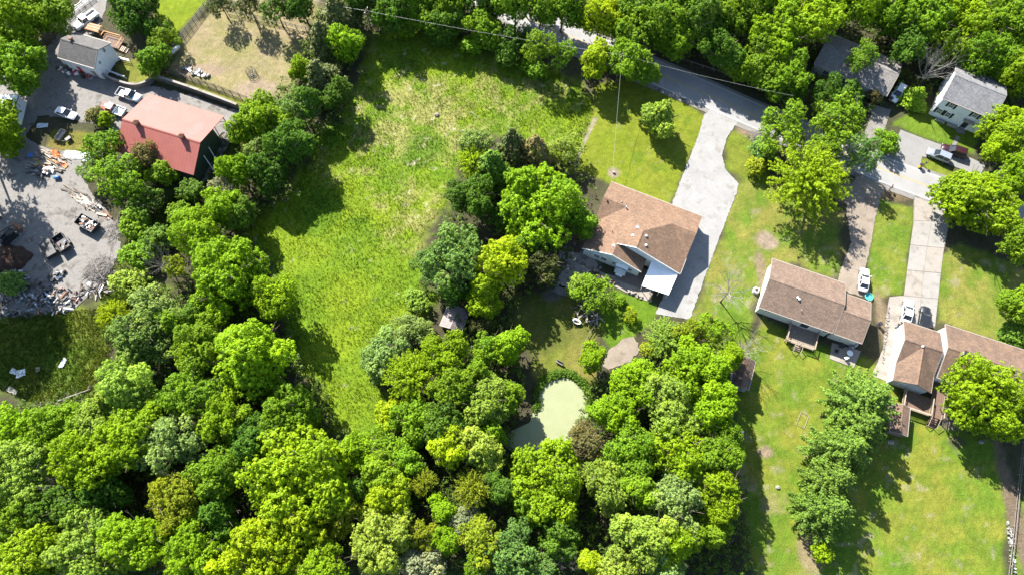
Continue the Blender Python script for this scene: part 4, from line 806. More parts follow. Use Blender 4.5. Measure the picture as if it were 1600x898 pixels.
def trailer(px, py, hx, hy, L, W, label, mats, load=None, cover=False):
    p = G(px, py, .5); q = G(hx, hy, .5); o = empty('dump_trailer', (p.x, p.y, .04), math.atan2(q.y - p.y, q.x - p.x), label, 'trailer')
    m = M[mats]; box('floor', (0, 0, .6), (L, W, .1), m, o); h_ = .8
    for s in (-1, 1): box('side_wall', (0, s * (W / 2 - .03), .6 + h_ / 2), (L, .06, h_), m, o)
    for s in (-1, 1): box('end_wall', (s * (L / 2 - .03), 0, .6 + h_ / 2), (.06, W - .13, h_), m, o)
    for s in (-1, 1):
        for x in (-.45, .45):
            w = MB().tube((x, s * (W / 2 + .03), .36), (x, s * (W / 2 + .25), .36), .36, n=12).build('wheel', M['tyre'], o); MB().tube((x, s * (W / 2 + .24), .36), (x, s * (W / 2 + .265), .36), .2, n=8).build('rim', M['rim'], w)
        box('fender', (0, s * (W / 2 + .14), .78), (1.7, .26, .05), m, o)
    MB().tube((L / 2, -W * .35, .5), (L / 2 + 1.2, 0, .5), .06).tube((L / 2, W * .35, .5), (L / 2 + 1.2, 0, .5), .06).build('hitch', m, o)
    rr = random.Random(int(px))
    if load:
        for k in range(load): box('scrap_piece', (rr.uniform(-.42, .42) * L, rr.uniform(-.38, .38) * W, rr.uniform(.8, 1.35)), (rr.uniform(.15, .7), rr.uniform(.1, .45), rr.uniform(.05, .3)), M[rr.choice(['metal', 'plastic_white', 'wood_pale', 'plastic_grey', 'stone', 'rust'])], o, rr.uniform(0, 3), ('X', rr.uniform(-.5, .5)))
    if cover: MB().slab([(-L / 2 - .03, -W / 2 - .03, 1.45), (L / 2 + .03, -W / 2 - .03, 1.45), (L / 2 + .03, W / 2 + .03, 1.47), (-L / 2 - .03, W / 2 + .03, 1.47)], .05).build('cover', m, o)
trailer(139, 351, 126, 344, 4.2, 2.3, 'dark dump trailer heaped with white scrap in the gravel yard', 'black_metal', 42)
trailer(99, 381, 84, 359, 3.6, 2.0, 'open black trailer with boards in it, beside a covered one', 'black_metal', 8)
trailer(79, 391, 68, 371, 3.4, 2.0, 'black trailer with its flat cover closed, left of the open one', 'black_metal', 0, True)
p = G(14, 372); o = empty('loader', (*p.xy, .04), R(52), 'black tracked loader with a raised arm at the left edge of the gravel yard', 'loader')
box('chassis', (0, 0, .75), (3.0, 1.6, .8), M['black_metal'], o); box('cab', (-.3, 0, 1.6), (1.1, 1.1, 1.1), M['carglass'], o); box('cab_roof', (-.3, 0, 2.2), (1.25, 1.25, .1), M['black_metal'], o); box('bucket', (2.6, 0, .6), (.7, 2.0, .7), M['rust'], o, 0, ('Y', .4)); box('engine_cover', (-1.4, 0, 1.3), (.9, 1.3, .5), M['plastic_grey'], o)
for s in (-1, 1):
    MB().tube((-1.2, s * .75, 1.7), (1.2, s * .75, 1.5), .12).tube((1.2, s * .75, 1.5), (2.4, s * .75, .8), .1).build('lift_arm', M['black_metal'], o); box('track', (0, s * .95, .4), (3.0, .36, .75), M['tyre'], o)

# ------------------------------------------------------------------ yard junk, piles and small things
rr = random.Random(5)
def heap(name, px, py, n, sx, sy, hgt, mats, dims, label, cat, rz=0.0, piece='board', align=None, flat=.3):
    p = G(px, py); o = empty(name, (*p.xy, 0), rz, label, cat)
    for k in range(n):
        r_ = math.sqrt(rr.random()); a = rr.uniform(0, 2 * math.pi); x, y = r_ * math.cos(a) * sx, r_ * math.sin(a) * sy
        d = [rr.uniform(*q) for q in dims]
        box(piece, (x, y, .05 + d[2] / 2 + hgt * (1 - r_) * rr.uniform(.2, 1)), d, M[rr.choice(mats)], o, (align + rr.gauss(0, .25)) if align is not None else rr.uniform(0, 3.1), ('Y', rr.uniform(-flat, flat)))
    return o
heap('lumber_heap', 75, 252, 90, 4.2, 2.6, .9, ['wood_pale', 'wood_pale', 'wood_grey', 'trim', 'concrete', 'wood_orange'], ((1.0, 3.4), (.07, .2), (.04, .1)), 'sprawling heap of pale scrap boards at the top of the junk yard', 'lumber heap', 0, 'board', R(-22))
heap('scrap_heap', 70, 268, 26, 3.2, 1.2, .6, ['black_metal', 'rust', 'plastic_grey', 'wood_dark', 'metal'], ((.6, 2.4), (.1, .5), (.06, .4)), 'dark strip of metal scrap below the heap of pale boards', 'scrap heap', 0, 'scrap_piece', R(-15))
heap('scrap_heap', 25, 465, 190, 6.5, 3.6, .9, ['plastic_grey', 'stone', 'concrete', 'wood_grey', 'plastic_grey', 'black_metal', 'tarp', 'concrete_old', 'stone', 'wood_dark', 'black_metal'], ((.2, 1.1), (.12, .45), (.06, .35)), 'wide grey heap of rubble and scrap at the lower left of the yard', 'scrap heap', 0, 'scrap_piece', None, .6)
heap('scrap_heap', 85, 470, 110, 5.0, 2.6, .7, ['black_metal', 'plastic_grey', 'rust', 'wood_grey', 'wood_dark', 'concrete', 'tarp', 'black_metal'], ((.3, 1.8), (.08, .35), (.05, .3)), 'dark tangle of scrap right of the grey rubble heap', 'scrap heap', 0, 'scrap_piece', None, .6)
heap('scrap_heap', 90, 432, 22, 1.5, 1.2, .9, ['black_metal', 'black_metal', 'tyre', 'plastic_white'], ((.3, 1.2), (.2, .6), (.1, .4)), 'small black pile of scrap below the covered trailer', 'scrap heap', 0, 'scrap_piece', None, .6)
heap('timber_row', 125, 310, 20, 4.2, .9, .3, ['wood_pale', 'wood_grey', 'wood_dark', 'trim'], ((1.6, 4.0), (.12, .3), (.08, .18)), 'row of loose timbers lying along the edge of the yard above the trailers', 'timber row', R(-38), 'board', 0.0, .06)
heap('stone_pile', 305, 114, 26, 3.2, .7, .3, ['stone', 'concrete_old', 'plastic_white'], ((.3, .9), (.25, .6), (.2, .45)), 'row of pale stones inside the near paddock fence', 'stone pile', R(-18), 'stone', None, .3)
heap('rubble_pile', 372, 200, 26, 1.0, 2.6, .5, ['plastic_white', 'stone', 'black_metal', 'metal'], ((.3, .9), (.2, .7), (.2, .5)), 'pile of white and black junk off the right end of the barn', 'junk pile', R(-20), 'scrap_piece', None, .5)
heap('wood_pile', 917, 491, 34, 2.6, 1.3, .6, ['wood_grey', 'wood_pale', 'wood_dark', 'trim'], ((.7, 2.4), (.1, .25), (.08, .2)), 'heap of grey boards and sticks by the lawn behind the tan roofed house', 'wood pile', R(-30), 'board', None, .25)
heap('rock_pile', 952, 440, 22, 1.2, .8, .3, ['stone', 'dirt', 'concrete_old'], ((.25, .6), (.2, .5), (.15, .4)), 'small rockery at the end of the back walk of the tan roofed house', 'rock pile', 0, 'stone', None, .4)
heap('rock_edging', 1000, 463, 16, 2.6, .35, .15, ['stone', 'concrete_warm'], ((.25, .6), (.2, .4), (.15, .35)), 'curved row of edging stones along the garden lawn', 'stone row', R(-25), 'stone', None, .2)
heap('rock_edging', 1384, 520, 60, .22, 5.8, .08, ['stone', 'concrete_old', 'trim', 'wood_grey'], ((.14, .34), (.12, .26), (.1, .2)), 'line of edging stones on the left of the side pad', 'stone row', R(-16), 'stone', None, .2)
heap('rock_bed_stones', 905, 410, 60, 4.2, 3.8, .12, ['stone', 'concrete_warm', 'concrete_old', 'wood_grey'], ((.25, .9), (.2, .6), (.12, .3)), 'scattered pale rocks in the shady bed at the west end of the tan roofed house', 'rocks', 0, 'stone', None, .2)
heap('flower_stones', 1580, 850, 60, .5, 5.0, .15, ['concrete', 'tarp', 'stone', 'concrete_old'], ((.15, .38), (.12, .3), (.1, .22)), 'row of white and grey stones in the dirt strip at the lower right', 'stone row', R(-8), 'stone', None, .2)
heap('porch_clutter', 118, 116, 24, 4.0, .5, .3, ['black_metal', 'plastic_red', 'plastic_white', 'rust', 'plastic_grey'], ((.3, 1.0), (.3, .7), (.2, .7)), 'clutter of bins and tools along the front of the farmhouse', 'clutter', R(-17), 'scrap_piece', None, .2)
heap('scrap_heap', 150, 452, 40, 3.2, 1.8, .4, ['wood_dark', 'black_metal', 'plastic_grey', 'wood_dark', 'wood_grey'], ((.4, 1.8), (.06, .25), (.04, .2)), 'dark litter of scrap below the round brush pile', 'scrap heap', 0, 'scrap_piece', None, .4)
heap('scrap_heap', 10, 440, 90, 4.5, 2.4, .9, ['wood_dark', 'stone', 'plastic_grey', 'black_metal', 'concrete_old', 'tarp'], ((.3, 1.2), (.12, .5), (.06, .35)), 'bank of mixed rubble right under the dark soil mound', 'scrap heap', 0, 'scrap_piece', None, .5)
heap('scrap_heap', 152, 325, 34, 3.6, .9, .4, ['wood_dark', 'wood_pale', 'rust', 'plastic_grey', 'trim', 'black_metal'], ((.5, 2.4), (.1, .4), (.06, .3)), 'strip of boards and scrap under the trees above the heaped trailer', 'scrap heap', R(-38), 'scrap_piece', 0.0, .2)
# brush: twigs nobody could count
def brush(name, px, py, n, sx, sy, hgt, label, mat='deadwood', r=.018):
    p = G(px, py); mb = MB()
    for k in range(n):
        q = math.sqrt(rr.random()); a = rr.uniform(0, 6.28); x, y = q * math.cos(a) * sx, q * math.sin(a) * sy; l = rr.uniform(.6, 2.2); b_ = rr.uniform(0, 6.28)
        z0 = rr.uniform(0, hgt * (1 - q * q)); mb.tube((x, y, z0), (x + l * math.cos(b_), y + l * math.sin(b_), z0 + rr.uniform(-.1, .7)), r * rr.uniform(.6, 2), r * .4, 3, False)
    o = mb.build(name, M[mat], None); o.location = (*p.xy, .02); return tag(o, label, 'brush', None, 'stuff')
brush('brush_pile', 156, 420, 420, 2.4, 2.6, 1.5, 'round pile of brown brush at the right side of the gravel yard', 'deadwood', .03)
brush('brush_pile', 100, 640, 200, 5.0, 1.6, .5, 'grey fallen branches between the clearing and the wood', 'deadwood')
brush('brush_pile', 180, 360, 120, 1.6, 1.8, .6, 'loose pale sticks beside the heaped trailer', 'deadwood', .025)
brush('brush_pile', 1185, 215, 200, 2.0, 1.6, .7, 'brown brush by the road beside the gravel drive entrance', 'deadwood', .02)
def log(pa, pb, r0, label, mat='deadwood', branches=4):
    a, b_ = G(*pa), G(*pb); o = empty('fallen_log', (a.x, a.y, .1), 0, label, 'log'); d = b_ - a
    MB().tube((0, 0, r0), (d.x, d.y, r0 * .6), r0, r0 * .5, 7).build('stem', M[mat], o)
    for k in range(branches):
        t = rr.uniform(.4, 1); x, y = d.x * t, d.y * t; s = rr.uniform(.6, 1.6); an = math.atan2(d.y, d.x) + rr.choice((-1, 1)) * rr.uniform(.4, .9); MB().tube((x, y, r0 * .7), (x + s * math.cos(an), y + s * math.sin(an), rr.uniform(.2, .8)), r0 * .4, r0 * .12, 5).build('branch', M[mat], o)
log((88, 628), (142, 608), .16, 'upper of two pale fallen logs at the edge of the clearing'); log((85, 630), (132, 638), .14, 'dark fallen log lying below the pale one at the clearing edge', 'bark')
def mound(px, py, sx, sy, hgt, mat, name, label, cat):
    p = G(px, py); nr, na = 9, 26; V = []; F = []
    for i in range(nr):
        t = i / (nr - 1)
        for k in range(na):
            a = 2 * math.pi * k / na; w = 1 + .13 * math.sin(3 * a + 1) + .09 * math.sin(7 * a); V.append((math.cos(a) * sx * t * w, math.sin(a) * sy * t * w, hgt * (1 - t ** 1.6) * (1 + rr.uniform(-.13, .13)) - .03))
    for i in range(nr - 1):
        for k in range(na): F.append((i * na + k, i * na + (k + 1) % na, (i + 1) * na + (k + 1) % na, (i + 1) * na + k))
    o = MB().add(V, F).build(name, M[mat], None, True); o.location = (*p.xy, 0.02); return tag(o, label, cat)
mound(17, 405, 3.6, 3.2, 1.3, 'dirt_dark', 'soil_mound', 'dark brown mound of soil at the left edge of the gravel yard', 'soil mound')
def sheet(px, py, w, l, rz, mat, label, name='tarp', cat='tarp', z=.25, group=None):
    p = G(px, py); n = 7; V = [((i / (n - 1) - .5) * w, (j / (n - 1) - .5) * l * (1 + .12 * math.sin(i)), z * abs(math.sin(i * 1.3 + j * .9 + px)) * .6 + .08) for j in range(n) for i in range(n)]
    F = [(j * n + i, j * n + i + 1, (j + 1) * n + i + 1, (j + 1) * n + i) for j in range(n - 1) for i in range(n - 1)]
    o = MB().add(V, F).build(name, M[mat], None); sm = o.modifiers.new('thickness', 'SOLIDIFY'); sm.thickness = .03; o.location = (*p.xy, .0); o.rotation_euler.z = rz; return tag(o, label, cat, group)
sheet(33, 583, 1.6, 1.3, .3, 'plastic_white', 'right of two bright white sheets lying side by side in the weedy clearing'); sheet(22, 580, 1.2, .9, -.4, 'plastic_white', 'left of two bright white sheets lying side by side in the weedy clearing')
sheet(99, 567, .8, 1.7, -.35, 'tarp', 'pale grey sheet at the dark edge of shade in the clearing'); sheet(60, 577, .7, .8, .2, 'wood_pale', 'small pinkish panel in the weeds of the clearing', 'panel', 'panel'); sheet(20, 610, 2.0, .9, -.5, 'concrete', 'pale slab of rubble half buried at the bottom of the clearing', 'panel', 'panel')
sheet(120, 243, 5.0, 1.6, -.1, 'tarp', 'long pale blue tarp at the top of the junk yard'); sheet(137, 247, 1.6, 1.5, .1, 'plastic_white', 'white sheet at the end of the pale blue tarp'); sheet(140, 444, .9, .5, -.6, 'plastic_white', 'white board lying below the brown brush pile', 'panel', 'panel', .1)
sheet(100, 258, 1.8, 1.0, -.6, 'plastic_orange', 'orange plastic sheet at the right end of the board heap'); sheet(88, 242, 1.2, 2.2, .5, 'plastic_orange', 'orange panel leaning on top of the heap of boards', 'panel', 'panel', .6); sheet(62, 255, 1.4, 1.0, .3, 'plastic_yellow', 'yellow sheet in the middle of the heap of boards'); sheet(48, 243, 1.0, .9, .3, 'plastic_blue', 'blue sheet at the left end of the heap of boards')
p = G(91, 279); o = empty('barrel', (*p.xy, .04), 0, 'blue plastic barrel lying below the heap of boards', 'barrel'); MB().tube((-.55, 0, .35), (.55, 0, .35), .36, .36, 12).build('drum', M['plastic_blue'], o, True); MB().tube((.55, 0, .35), (.58, 0, .35), .3, n=10).build('lid', M['black_metal'], o)
sheet(67, 197, 2.2, 1.0, .05, 'tarp', 'pale blue panel lying in the shade under the yard tree', 'panel', 'panel', .3)
p = G(97, 213); o = empty('garden_sofa', (*p.xy, .03), R(70), 'cream couch standing on the grass of the junk yard', 'couch'); box('seat', (0, 0, .3), (2.2, .9, .35), M['trim'], o); box('backrest', (0, .42, .55), (2.2, .2, .6), M['wood_pale'], o)
for s in (-1, 1): box('armrest', (s * 1.15, 0, .45), (.18, .9, .55), M['wood_pale'], o)
p = G(109, 219); o = empty('garden_cart', (*p.xy, .03), .8, 'small dark cart right of the cream couch', 'cart'); box('tray', (0, 0, .5), (1.1, .7, .3), M['black_metal'], o); MB().tube((-.5, 0, .55), (-1.2, 0, .9), .03).build('handle', M['metal'], o)
for s in (-1, 1): MB().tube((.2, s * .38, .25), (.2, s * .46, .25), .25, n=10).build('wheel', M['tyre'], o)
p = G(273, 85); o = empty('propane_tank', (*p.xy, 0), R(52), 'silver horizontal tank where the grey and dark board fences meet', 'tank'); MB().tube((-1.5, 0, .8), (1.5, 0, .8), .5, .5, 14).tube((1.5, 0, .8), (1.85, 0, .8), .5, .2, 14).tube((-1.85, 0, .8), (-1.5, 0, .8), .2, .5, 14).build('vessel', M['metal'], o, True)
for s in (-1, 1): box('stand', (s * .9, 0, .2), (.2, .9, .5), M['concrete_old'], o)
MB().tube((0, 0, 1.28), (0, 0, 1.5), .2, n=10).build('valve_hood', M['white'], o)
p = G(394, 116); o = empty('hay_feeder', (*p.xy, 0), .4, 'round hay feeder standing alone in the dry paddock', 'hay feeder'); mb = MB()
for z in (.15, .7, 1.15):
    r_ = MB()
    for k in range(16): a0, a1 = k * math.pi / 8, (k + 1) * math.pi / 8; r_.tube((1.0 * math.cos(a0), 1.0 * math.sin(a0), z), (1.0 * math.cos(a1), 1.0 * math.sin(a1), z), .04, n=5)
    r_.build('ring', M['black_metal'], o)
for k in range(10): a0 = k * math.pi / 5; MB().tube((math.cos(a0), math.sin(a0), 0), (math.cos(a0), math.sin(a0), 1.15), .03, n=5).build('bar', M['black_metal'], o)
mound_o = MB()
for k in range(60): a0 = rr.uniform(0, 6.28); q = rr.uniform(0, .8); mound_o.tube((q * math.cos(a0), q * math.sin(a0), rr.uniform(0, .6)), (q * math.cos(a0) + rr.uniform(-.5, .5), q * math.sin(a0) + rr.uniform(-.5, .5), rr.uniform(.2, .9)), .04, .02, 3)
mound_o.build('hay', M['wood_pale'], o)
# bath tub, mailboxes, bins, frames
p = G(901, 503); o = empty('bath_tub', (*p.xy, .02), R(-25), 'white oval tub standing beside the heap of grey boards', 'tub')
ring = lambda sx, sy, z: [(sx * math.cos(k * math.pi / 8), sy * math.sin(k * math.pi / 8), z) for k in range(16)]
MB().loft([ring(.6, .3, 0), ring(.78, .42, .5), ring(.86, .5, .52), ring(.7, .36, .5), ring(.5, .22, .1)]).build('shell', M['plastic_white'], o, True); MB().loft([ring(.52, .24, .08), ring(.6, .3, .2)]).build('soil', M['dirt_dark'], o)
def mailbox(px, py, rz, label, mat):
    p = G(px, py); o = empty('mailbox', (*p.xy, 0), rz, label, 'mailbox', 'mailboxes by the road'); box('post', (0, 0, .6), (.12, .12, 1.25), M['wood_dark'], o); MB().box((.1, 0, 1.3), (.55, .26, .2)).tube((-.175, 0, 1.4), (.375, 0, 1.4), .13, n=8).build('box', M[mat], o); box('flag', (.1, .16, 1.5), (.05, .03, .25), M['plastic_red'], o); box('arm', (.2, 0, 1.14), (.7, .1, .08), M['wood_dark'], o)
mailbox(1389, 297, R(65), 'dark mailbox on a post at the end of the tan gravel drive', 'black_metal'); mailbox(1443, 258, R(-115), 'dark mailbox on the kerb lawn across the road', 'black_metal')
def bin_(px, py, mat, label):
    p = G(px, py); o = empty('wheeled_bin', (*p.xy, .04), rr.uniform(0, 3), label, 'bin', 'wheeled bins'); MB().loft([[(sx * .24 * k, sy * .3 * k, z) for sx, sy in ((-1, -1), (1, -1), (1, 1), (-1, 1))] for z, k in ((.08, .85), (1.0, 1.1))]).build('bin_body', M[mat], o); box('lid', (0, 0, 1.04), (.6, .72, .07), M['black_metal'], o)
    for s in (-1, 1): MB().tube((-.22, s * .26, .1), (-.22, s * .32, .1), .1, n=8).build('wheel', M['tyre'], o)
bin_(1436, 262, 'plastic_yellow', 'yellow sided bin with a black lid at the mouth of the asphalt drive'); bin_(1389, 158, 'rust', 'brown bin beside the white car at the taupe roofed house'); bin_(1401, 511, 'plastic_grey', 'grey bin beside the white garage wall'); bin_(1372, 508, 'plastic_grey', 'small grey bin on the strip left of the side pad')
def frame(px, py, w, l, rz, label):
    p = G(px, py); o = empty('goal_frame', (*p.xy, 0), rz, label, 'frame')
    for (a, b_) in (((-w, -l), (w, -l)), ((w, -l), (w, l)), ((w, l), (-w, l)), ((-w, l), (-w, -l))): MB().tube((a[0] / 2, a[1] / 2, .06), (b_[0] / 2, b_[1] / 2, .06), .03, n=6).build('pipe', M['trim'], o)
frame(1254, 656, 1.4, 2.4, R(-28), 'white pipe frame lying on the back lawn left of the pines')
def rock(px, py, s, label):
    p = G(px, py); pts = []; F = []; nr, na = 5, 9
    for i in range(nr):
        t = math.pi * (i + .0) / (nr - 1) * .62
        for k in range(na): a = 2 * math.pi * k / na; q = 1 + rr.uniform(-.16, .16); pts.append((s * math.sin(t) * math.cos(a) * q, s * .8 * math.sin(t) * math.sin(a) * q, s * .75 * math.cos(t) * q))
    for i in range(nr - 1):
        for k in range(na): F.append((i * na + k, (i + 1) * na + k, (i + 1) * na + (k + 1) % na, i * na + (k + 1) % na))
    o = MB().add(pts, F).build('boulder', M['stone'], None); o.location = (*p.xy, 0); return tag(o, label, 'boulder')
rock(1215, 761, .42, 'small pale boulder alone on the back lawn left of the pines'); rock(1533, 690, .45, 'pale boulder in the tree shade below the right edge house'); rock(1290, 678, .3, 'little pale stone touching the left side of the pine row'); rock(1391, 690, .6, 'bluish boulder in the shade behind the narrow brown shed'); rock(683, 180, .55, 'white rock in the rough upper meadow'); rock(724, 205, .35, 'small white rock in the meadow beside the cedar clump')
p = G(1157, 678); o = empty('garden_swing', (*p.xy, 0), R(60), 'white garden seat at the shaded edge of the wood by the back lawn', 'garden seat'); box('seat', (0, 0, .42), (1.3, .5, .06), M['plastic_white'], o); box('backrest', (0, .25, .7), (1.3, .06, .55), M['plastic_white'], o)
for s in (-1, 1): box('leg', (s * .55, 0, .2), (.08, .45, .4), M['plastic_white'], o)
p = G(874, 567); o = empty('bench', (*p.xy, 0), R(-30), 'small wooden bench on the bank above the pond', 'bench'); box('seat', (0, 0, .42), (1.4, .4, .07), M['wood_grey'], o); box('backrest', (0, .22, .7), (1.4, .06, .35), M['wood_grey'], o)
for s in (-1, 1): box('leg', (s * .55, 0, .2), (.1, .36, .4), M['wood_dark'], o)
p = G(959, 270); o = empty('lawn_stump', (*p.xy, 0), 0, 'small dark stump in a round bare patch on the front lawn', 'stump'); MB().tube((0, 0, 0), (0, 0, .35), .28, .22, 9).build('stem', M['bark'], o); MB().tube((0, 0, .35), (0, 0, .36), .2, n=9).build('cut_face', M['wood_pale'], o)  # bark stump with a pale cut face, carries no lamp
# ------------------------------------------------------------------ poles and wires
def pole(px, py, hgt, label):
    p = G(px, py); o = empty('utility_pole', (*p.xy, 0), R(-25), label, 'utility pole', 'utility poles'); MB().tube((0, 0, 0), (0, 0, hgt), .16, .11, 8).build('pole_shaft', M['bark'], o); box('crossarm', (0, 0, hgt - .6), (.12, 2.0, .12), M['wood_dark'], o)
    for s in (-.85, 0, .85): MB().tube((0, s, hgt - .54), (0, s, hgt - .3), .05, n=6).build('insulator', M['metal'], o)
def wire(a, b_, sag, label, r=.018, n=22):
    a, b_ = Vector(a), Vector(b_); P = [a.lerp(b_, k / n) - Vector((0, 0, 4 * sag * (k / n) * (1 - k / n))) for k in range(n + 1)]; mb = MB()
    for k in range(n): mb.tube(P[k], P[k + 1], r, r, 4, False)
    return tag(mb.build('overhead_wire', M['wire'], None), label, 'wire')
def at_h(px, py, z): return G(px, py, z)
A_, B_, C_, D__ = at_h(480, -2, 9), at_h(572, 17, 9), at_h(972, 86, 9), at_h(1240, 150, 9)
wire(A_, B_, .3, 'thin wire entering at the top over the dark cedars', .017); wire(B_, C_, .5, 'long thin wire crossing above the trees at the top of the meadow', .017); wire(C_, D__, .5, 'thin wire in the shade on the far side of the road', .015)
wire(at_h(972, 86, 8.2), at_h(956, 284, 3.4), .3, 'pale service wire from the roadside trees to the corner of the tan roof', .022)
for v, lb in ((B_, 'utility pole among the cedars at the top of the meadow'), (C_, 'utility pole hidden in the roadside trees above the front lawn')):
    o = empty('utility_pole', (v.x, v.y, 0), R(-20), lb, 'utility pole'); MB().tube((0, 0, 0), (0, 0, 9.4), .15, .11, 8).build('pole_shaft', M['bark'], o); box('crossarm', (0, 0, 8.95), (.12, 1.6, .12), M['wood_dark'], o)
    for s in (-.7, .7): MB().tube((0, s, 9.0), (0, s, 9.25), .05, n=6).build('insulator', M['metal'], o)
p = G(409, 55); o = empty('dead_pole', (*p.xy, 0), 0, 'tall dark leaning post standing in the dry paddock near the far fence', 'post'); MB().tube((0, 0, 0), (.15, .3, 6.5), .13, .07, 7).build('stem', M['bark'], o)
for z, a0 in ((2.0, 1), (3.8, 3), (5.2, 5)): MB().tube((.05, .1 + z * .03, z), (.6 * math.cos(a0), .6 * math.sin(a0), z + .5), .05, .02, 5).build('stub', M['bark'], o)
# ------------------------------------------------------------------ trees
def unit(v): return v / np.maximum(np.linalg.norm(v, axis=-1, keepdims=True), 1e-9)
def leaves_mesh(name, pos, nrm, size, var, asp=1.35):
    n = len(pos); rg = np.random.default_rng(n); a = unit(np.cross(nrm, unit(rg.normal(size=(n, 3))))); b = np.cross(nrm, a)
    sz = np.asarray(size) if np.ndim(size) else np.full(n, size); sz = (sz * rg.uniform(.65, 1.3, n))[:, None]
    V = np.stack([pos - a * sz * asp, pos - b * sz * .8 + nrm * sz * .18, pos + a * sz * asp, pos + b * sz * .8 + nrm * sz * .18], 1).reshape(-1, 3)
    me = bpy.data.meshes.new(name); me.vertices.add(4 * n); me.vertices.foreach_set('co', V.astype(np.float32).ravel())
    me.loops.add(4 * n); me.loops.foreach_set('vertex_index', np.arange(4 * n, dtype=np.int32))
    me.polygons.add(n); me.polygons.foreach_set('loop_start', (np.arange(n) * 4).astype(np.int32)); me.update(calc_edges=True)
    at = me.attributes.new('var', 'FLOAT', 'FACE'); at.data.foreach_set('value', np.clip(var, 0, 1).astype(np.float32))
    return me
def puffs(rg, C, Nn, pr, n, size, spread=.8, tone=None):
    """n leaves round each puff centre C with outward direction Nn"""
    k = len(C); d = unit(rg.normal(size=(k, n, 3)) * spread + Nn[:, None, :]); r = rg.uniform(.45, 1.05, (k, n, 1)) * (pr[:, None, None] if np.ndim(pr) else pr)
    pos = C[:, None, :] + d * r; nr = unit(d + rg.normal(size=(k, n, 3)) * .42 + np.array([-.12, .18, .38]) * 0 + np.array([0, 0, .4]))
    v = (np.full((k, n), .5) if tone is None else np.repeat(tone[:, None], n, 1)) + rg.normal(size=(k, n)) * .13 + .25 * d[..., 2] - .12  # tone rises towards puff tops: light from above put into the leaf colour
    return pos.reshape(-1, 3), nr.reshape(-1, 3), v.ravel()
def lobe_crown(name, seed, Rm, nl=26, lr=(.26, .42), npf=900, nleaf=15, pr=.42, ls=.17, vz=.85, open_=.0, fine=False):
    """crown of about Rm metres radius centred on the origin: boughs (lobes) carrying leaf puffs"""
    rg = np.random.default_rng(seed); d = unit(rg.normal(size=(nl * 3, 3))); d = d[d[:, 2] > -.35]; keep = []
    for v in d:
        if all(np.dot(v, w) < .80 for w in keep): keep.append(v)
        if len(keep) >= nl: break
    d = np.array(keep); nl = len(d); rad = rg.uniform(*lr, nl) * Rm; az = np.arctan2(d[:, 1], d[:, 0]); dist = Rm * rg.uniform(.70, 1.12, nl) * (1 + .13 * np.sin(2 * az + seed) + .10 * np.sin(3 * az + 2 * seed)) - rad
    LC = d * dist[:, None] * np.array([1, 1, vz]); LC = np.concatenate([LC, [[0, 0, .1 * Rm]]]); rad = np.append(rad, Rm * .46)
    w = rad ** 2; w = w / w.sum(); idx = rg.choice(len(rad), npf * 4, p=w); u = unit(rg.normal(size=(npf * 4, 3)) + np.array([0, 0, .35]))
    wob = 1 + .20 * np.sin(u[:, 0] * 5 + idx * 1.7) * np.sin(u[:, 1] * 6 + idx * 2.3) + .12 * np.sin(u[:, 2] * 9 + u[:, 0] * 7 + idx)
    P_ = LC[idx] + u * (rad[idx] * wob * rg.normal(.97, .09, npf * 4))[:, None]
    dd = np.linalg.norm(P_[:, None, :] - LC[None], axis=2) - rad[None] * .76; ok = (dd > 0).sum(1) >= len(rad) - 0
    if open_: ok &= rg.random(len(P_)) > open_ * (np.sin(P_[:, 0] * 2.1 / Rm * 3) * np.sin(P_[:, 1] * 1.7 / Rm * 3 + seed) > .1)
    P_ = P_[ok][:npf]; u = u[ok][:npf]; ix = idx[ok][:npf]
    tl = rg.normal(size=len(rad)) * .10; tone = .5 + tl[ix] + rg.normal(size=len(P_)) * .08
    out = unit(u + unit(P_) * .3 + np.array([0, 0, .35]))
    prr = pr * rg.uniform(.7, 1.35, len(P_))
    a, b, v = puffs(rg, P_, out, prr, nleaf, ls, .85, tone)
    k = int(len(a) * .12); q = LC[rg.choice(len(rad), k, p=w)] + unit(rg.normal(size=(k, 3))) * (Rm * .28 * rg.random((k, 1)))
    return leaves_mesh(name, np.concatenate([a, q]), np.concatenate([b, unit(rg.normal(size=(k, 3)))]), ls, np.concatenate([v, np.full(k, .25)]))  # inner leaves get a dark tone, crown shade painted into their colour
def cone_crown(name, seed, Rm, Hm, npf=900, nleaf=16, ls=.11, pr=.26, power=1.0, ragged=.18):
    rg = np.random.default_rng(seed); t = 1 - np.sqrt(rg.random(npf)) * .97; a = rg.uniform(0, 2 * math.pi, npf)
    w = 1 + ragged * np.sin(a * 3 + t * 9 + seed) + ragged * .8 * np.sin(a * 7 - t * 21) + rg.normal(size=npf) * .07; r = Rm * (1 - t ** power) * w * rg.uniform(.82, 1.02, npf)
    P_ = np.stack([r * np.cos(a), r * np.sin(a), (t - .42) * Hm], -1); out = unit(np.stack([np.cos(a), np.sin(a), np.full(npf, .7)], -1))
    p, n, v = puffs(rg, P_, out, pr * rg.uniform(.6, 1.4, npf), nleaf, ls, .8, .5 + rg.normal(size=npf) * .13)
    return leaves_mesh(name, p, n, ls, v)
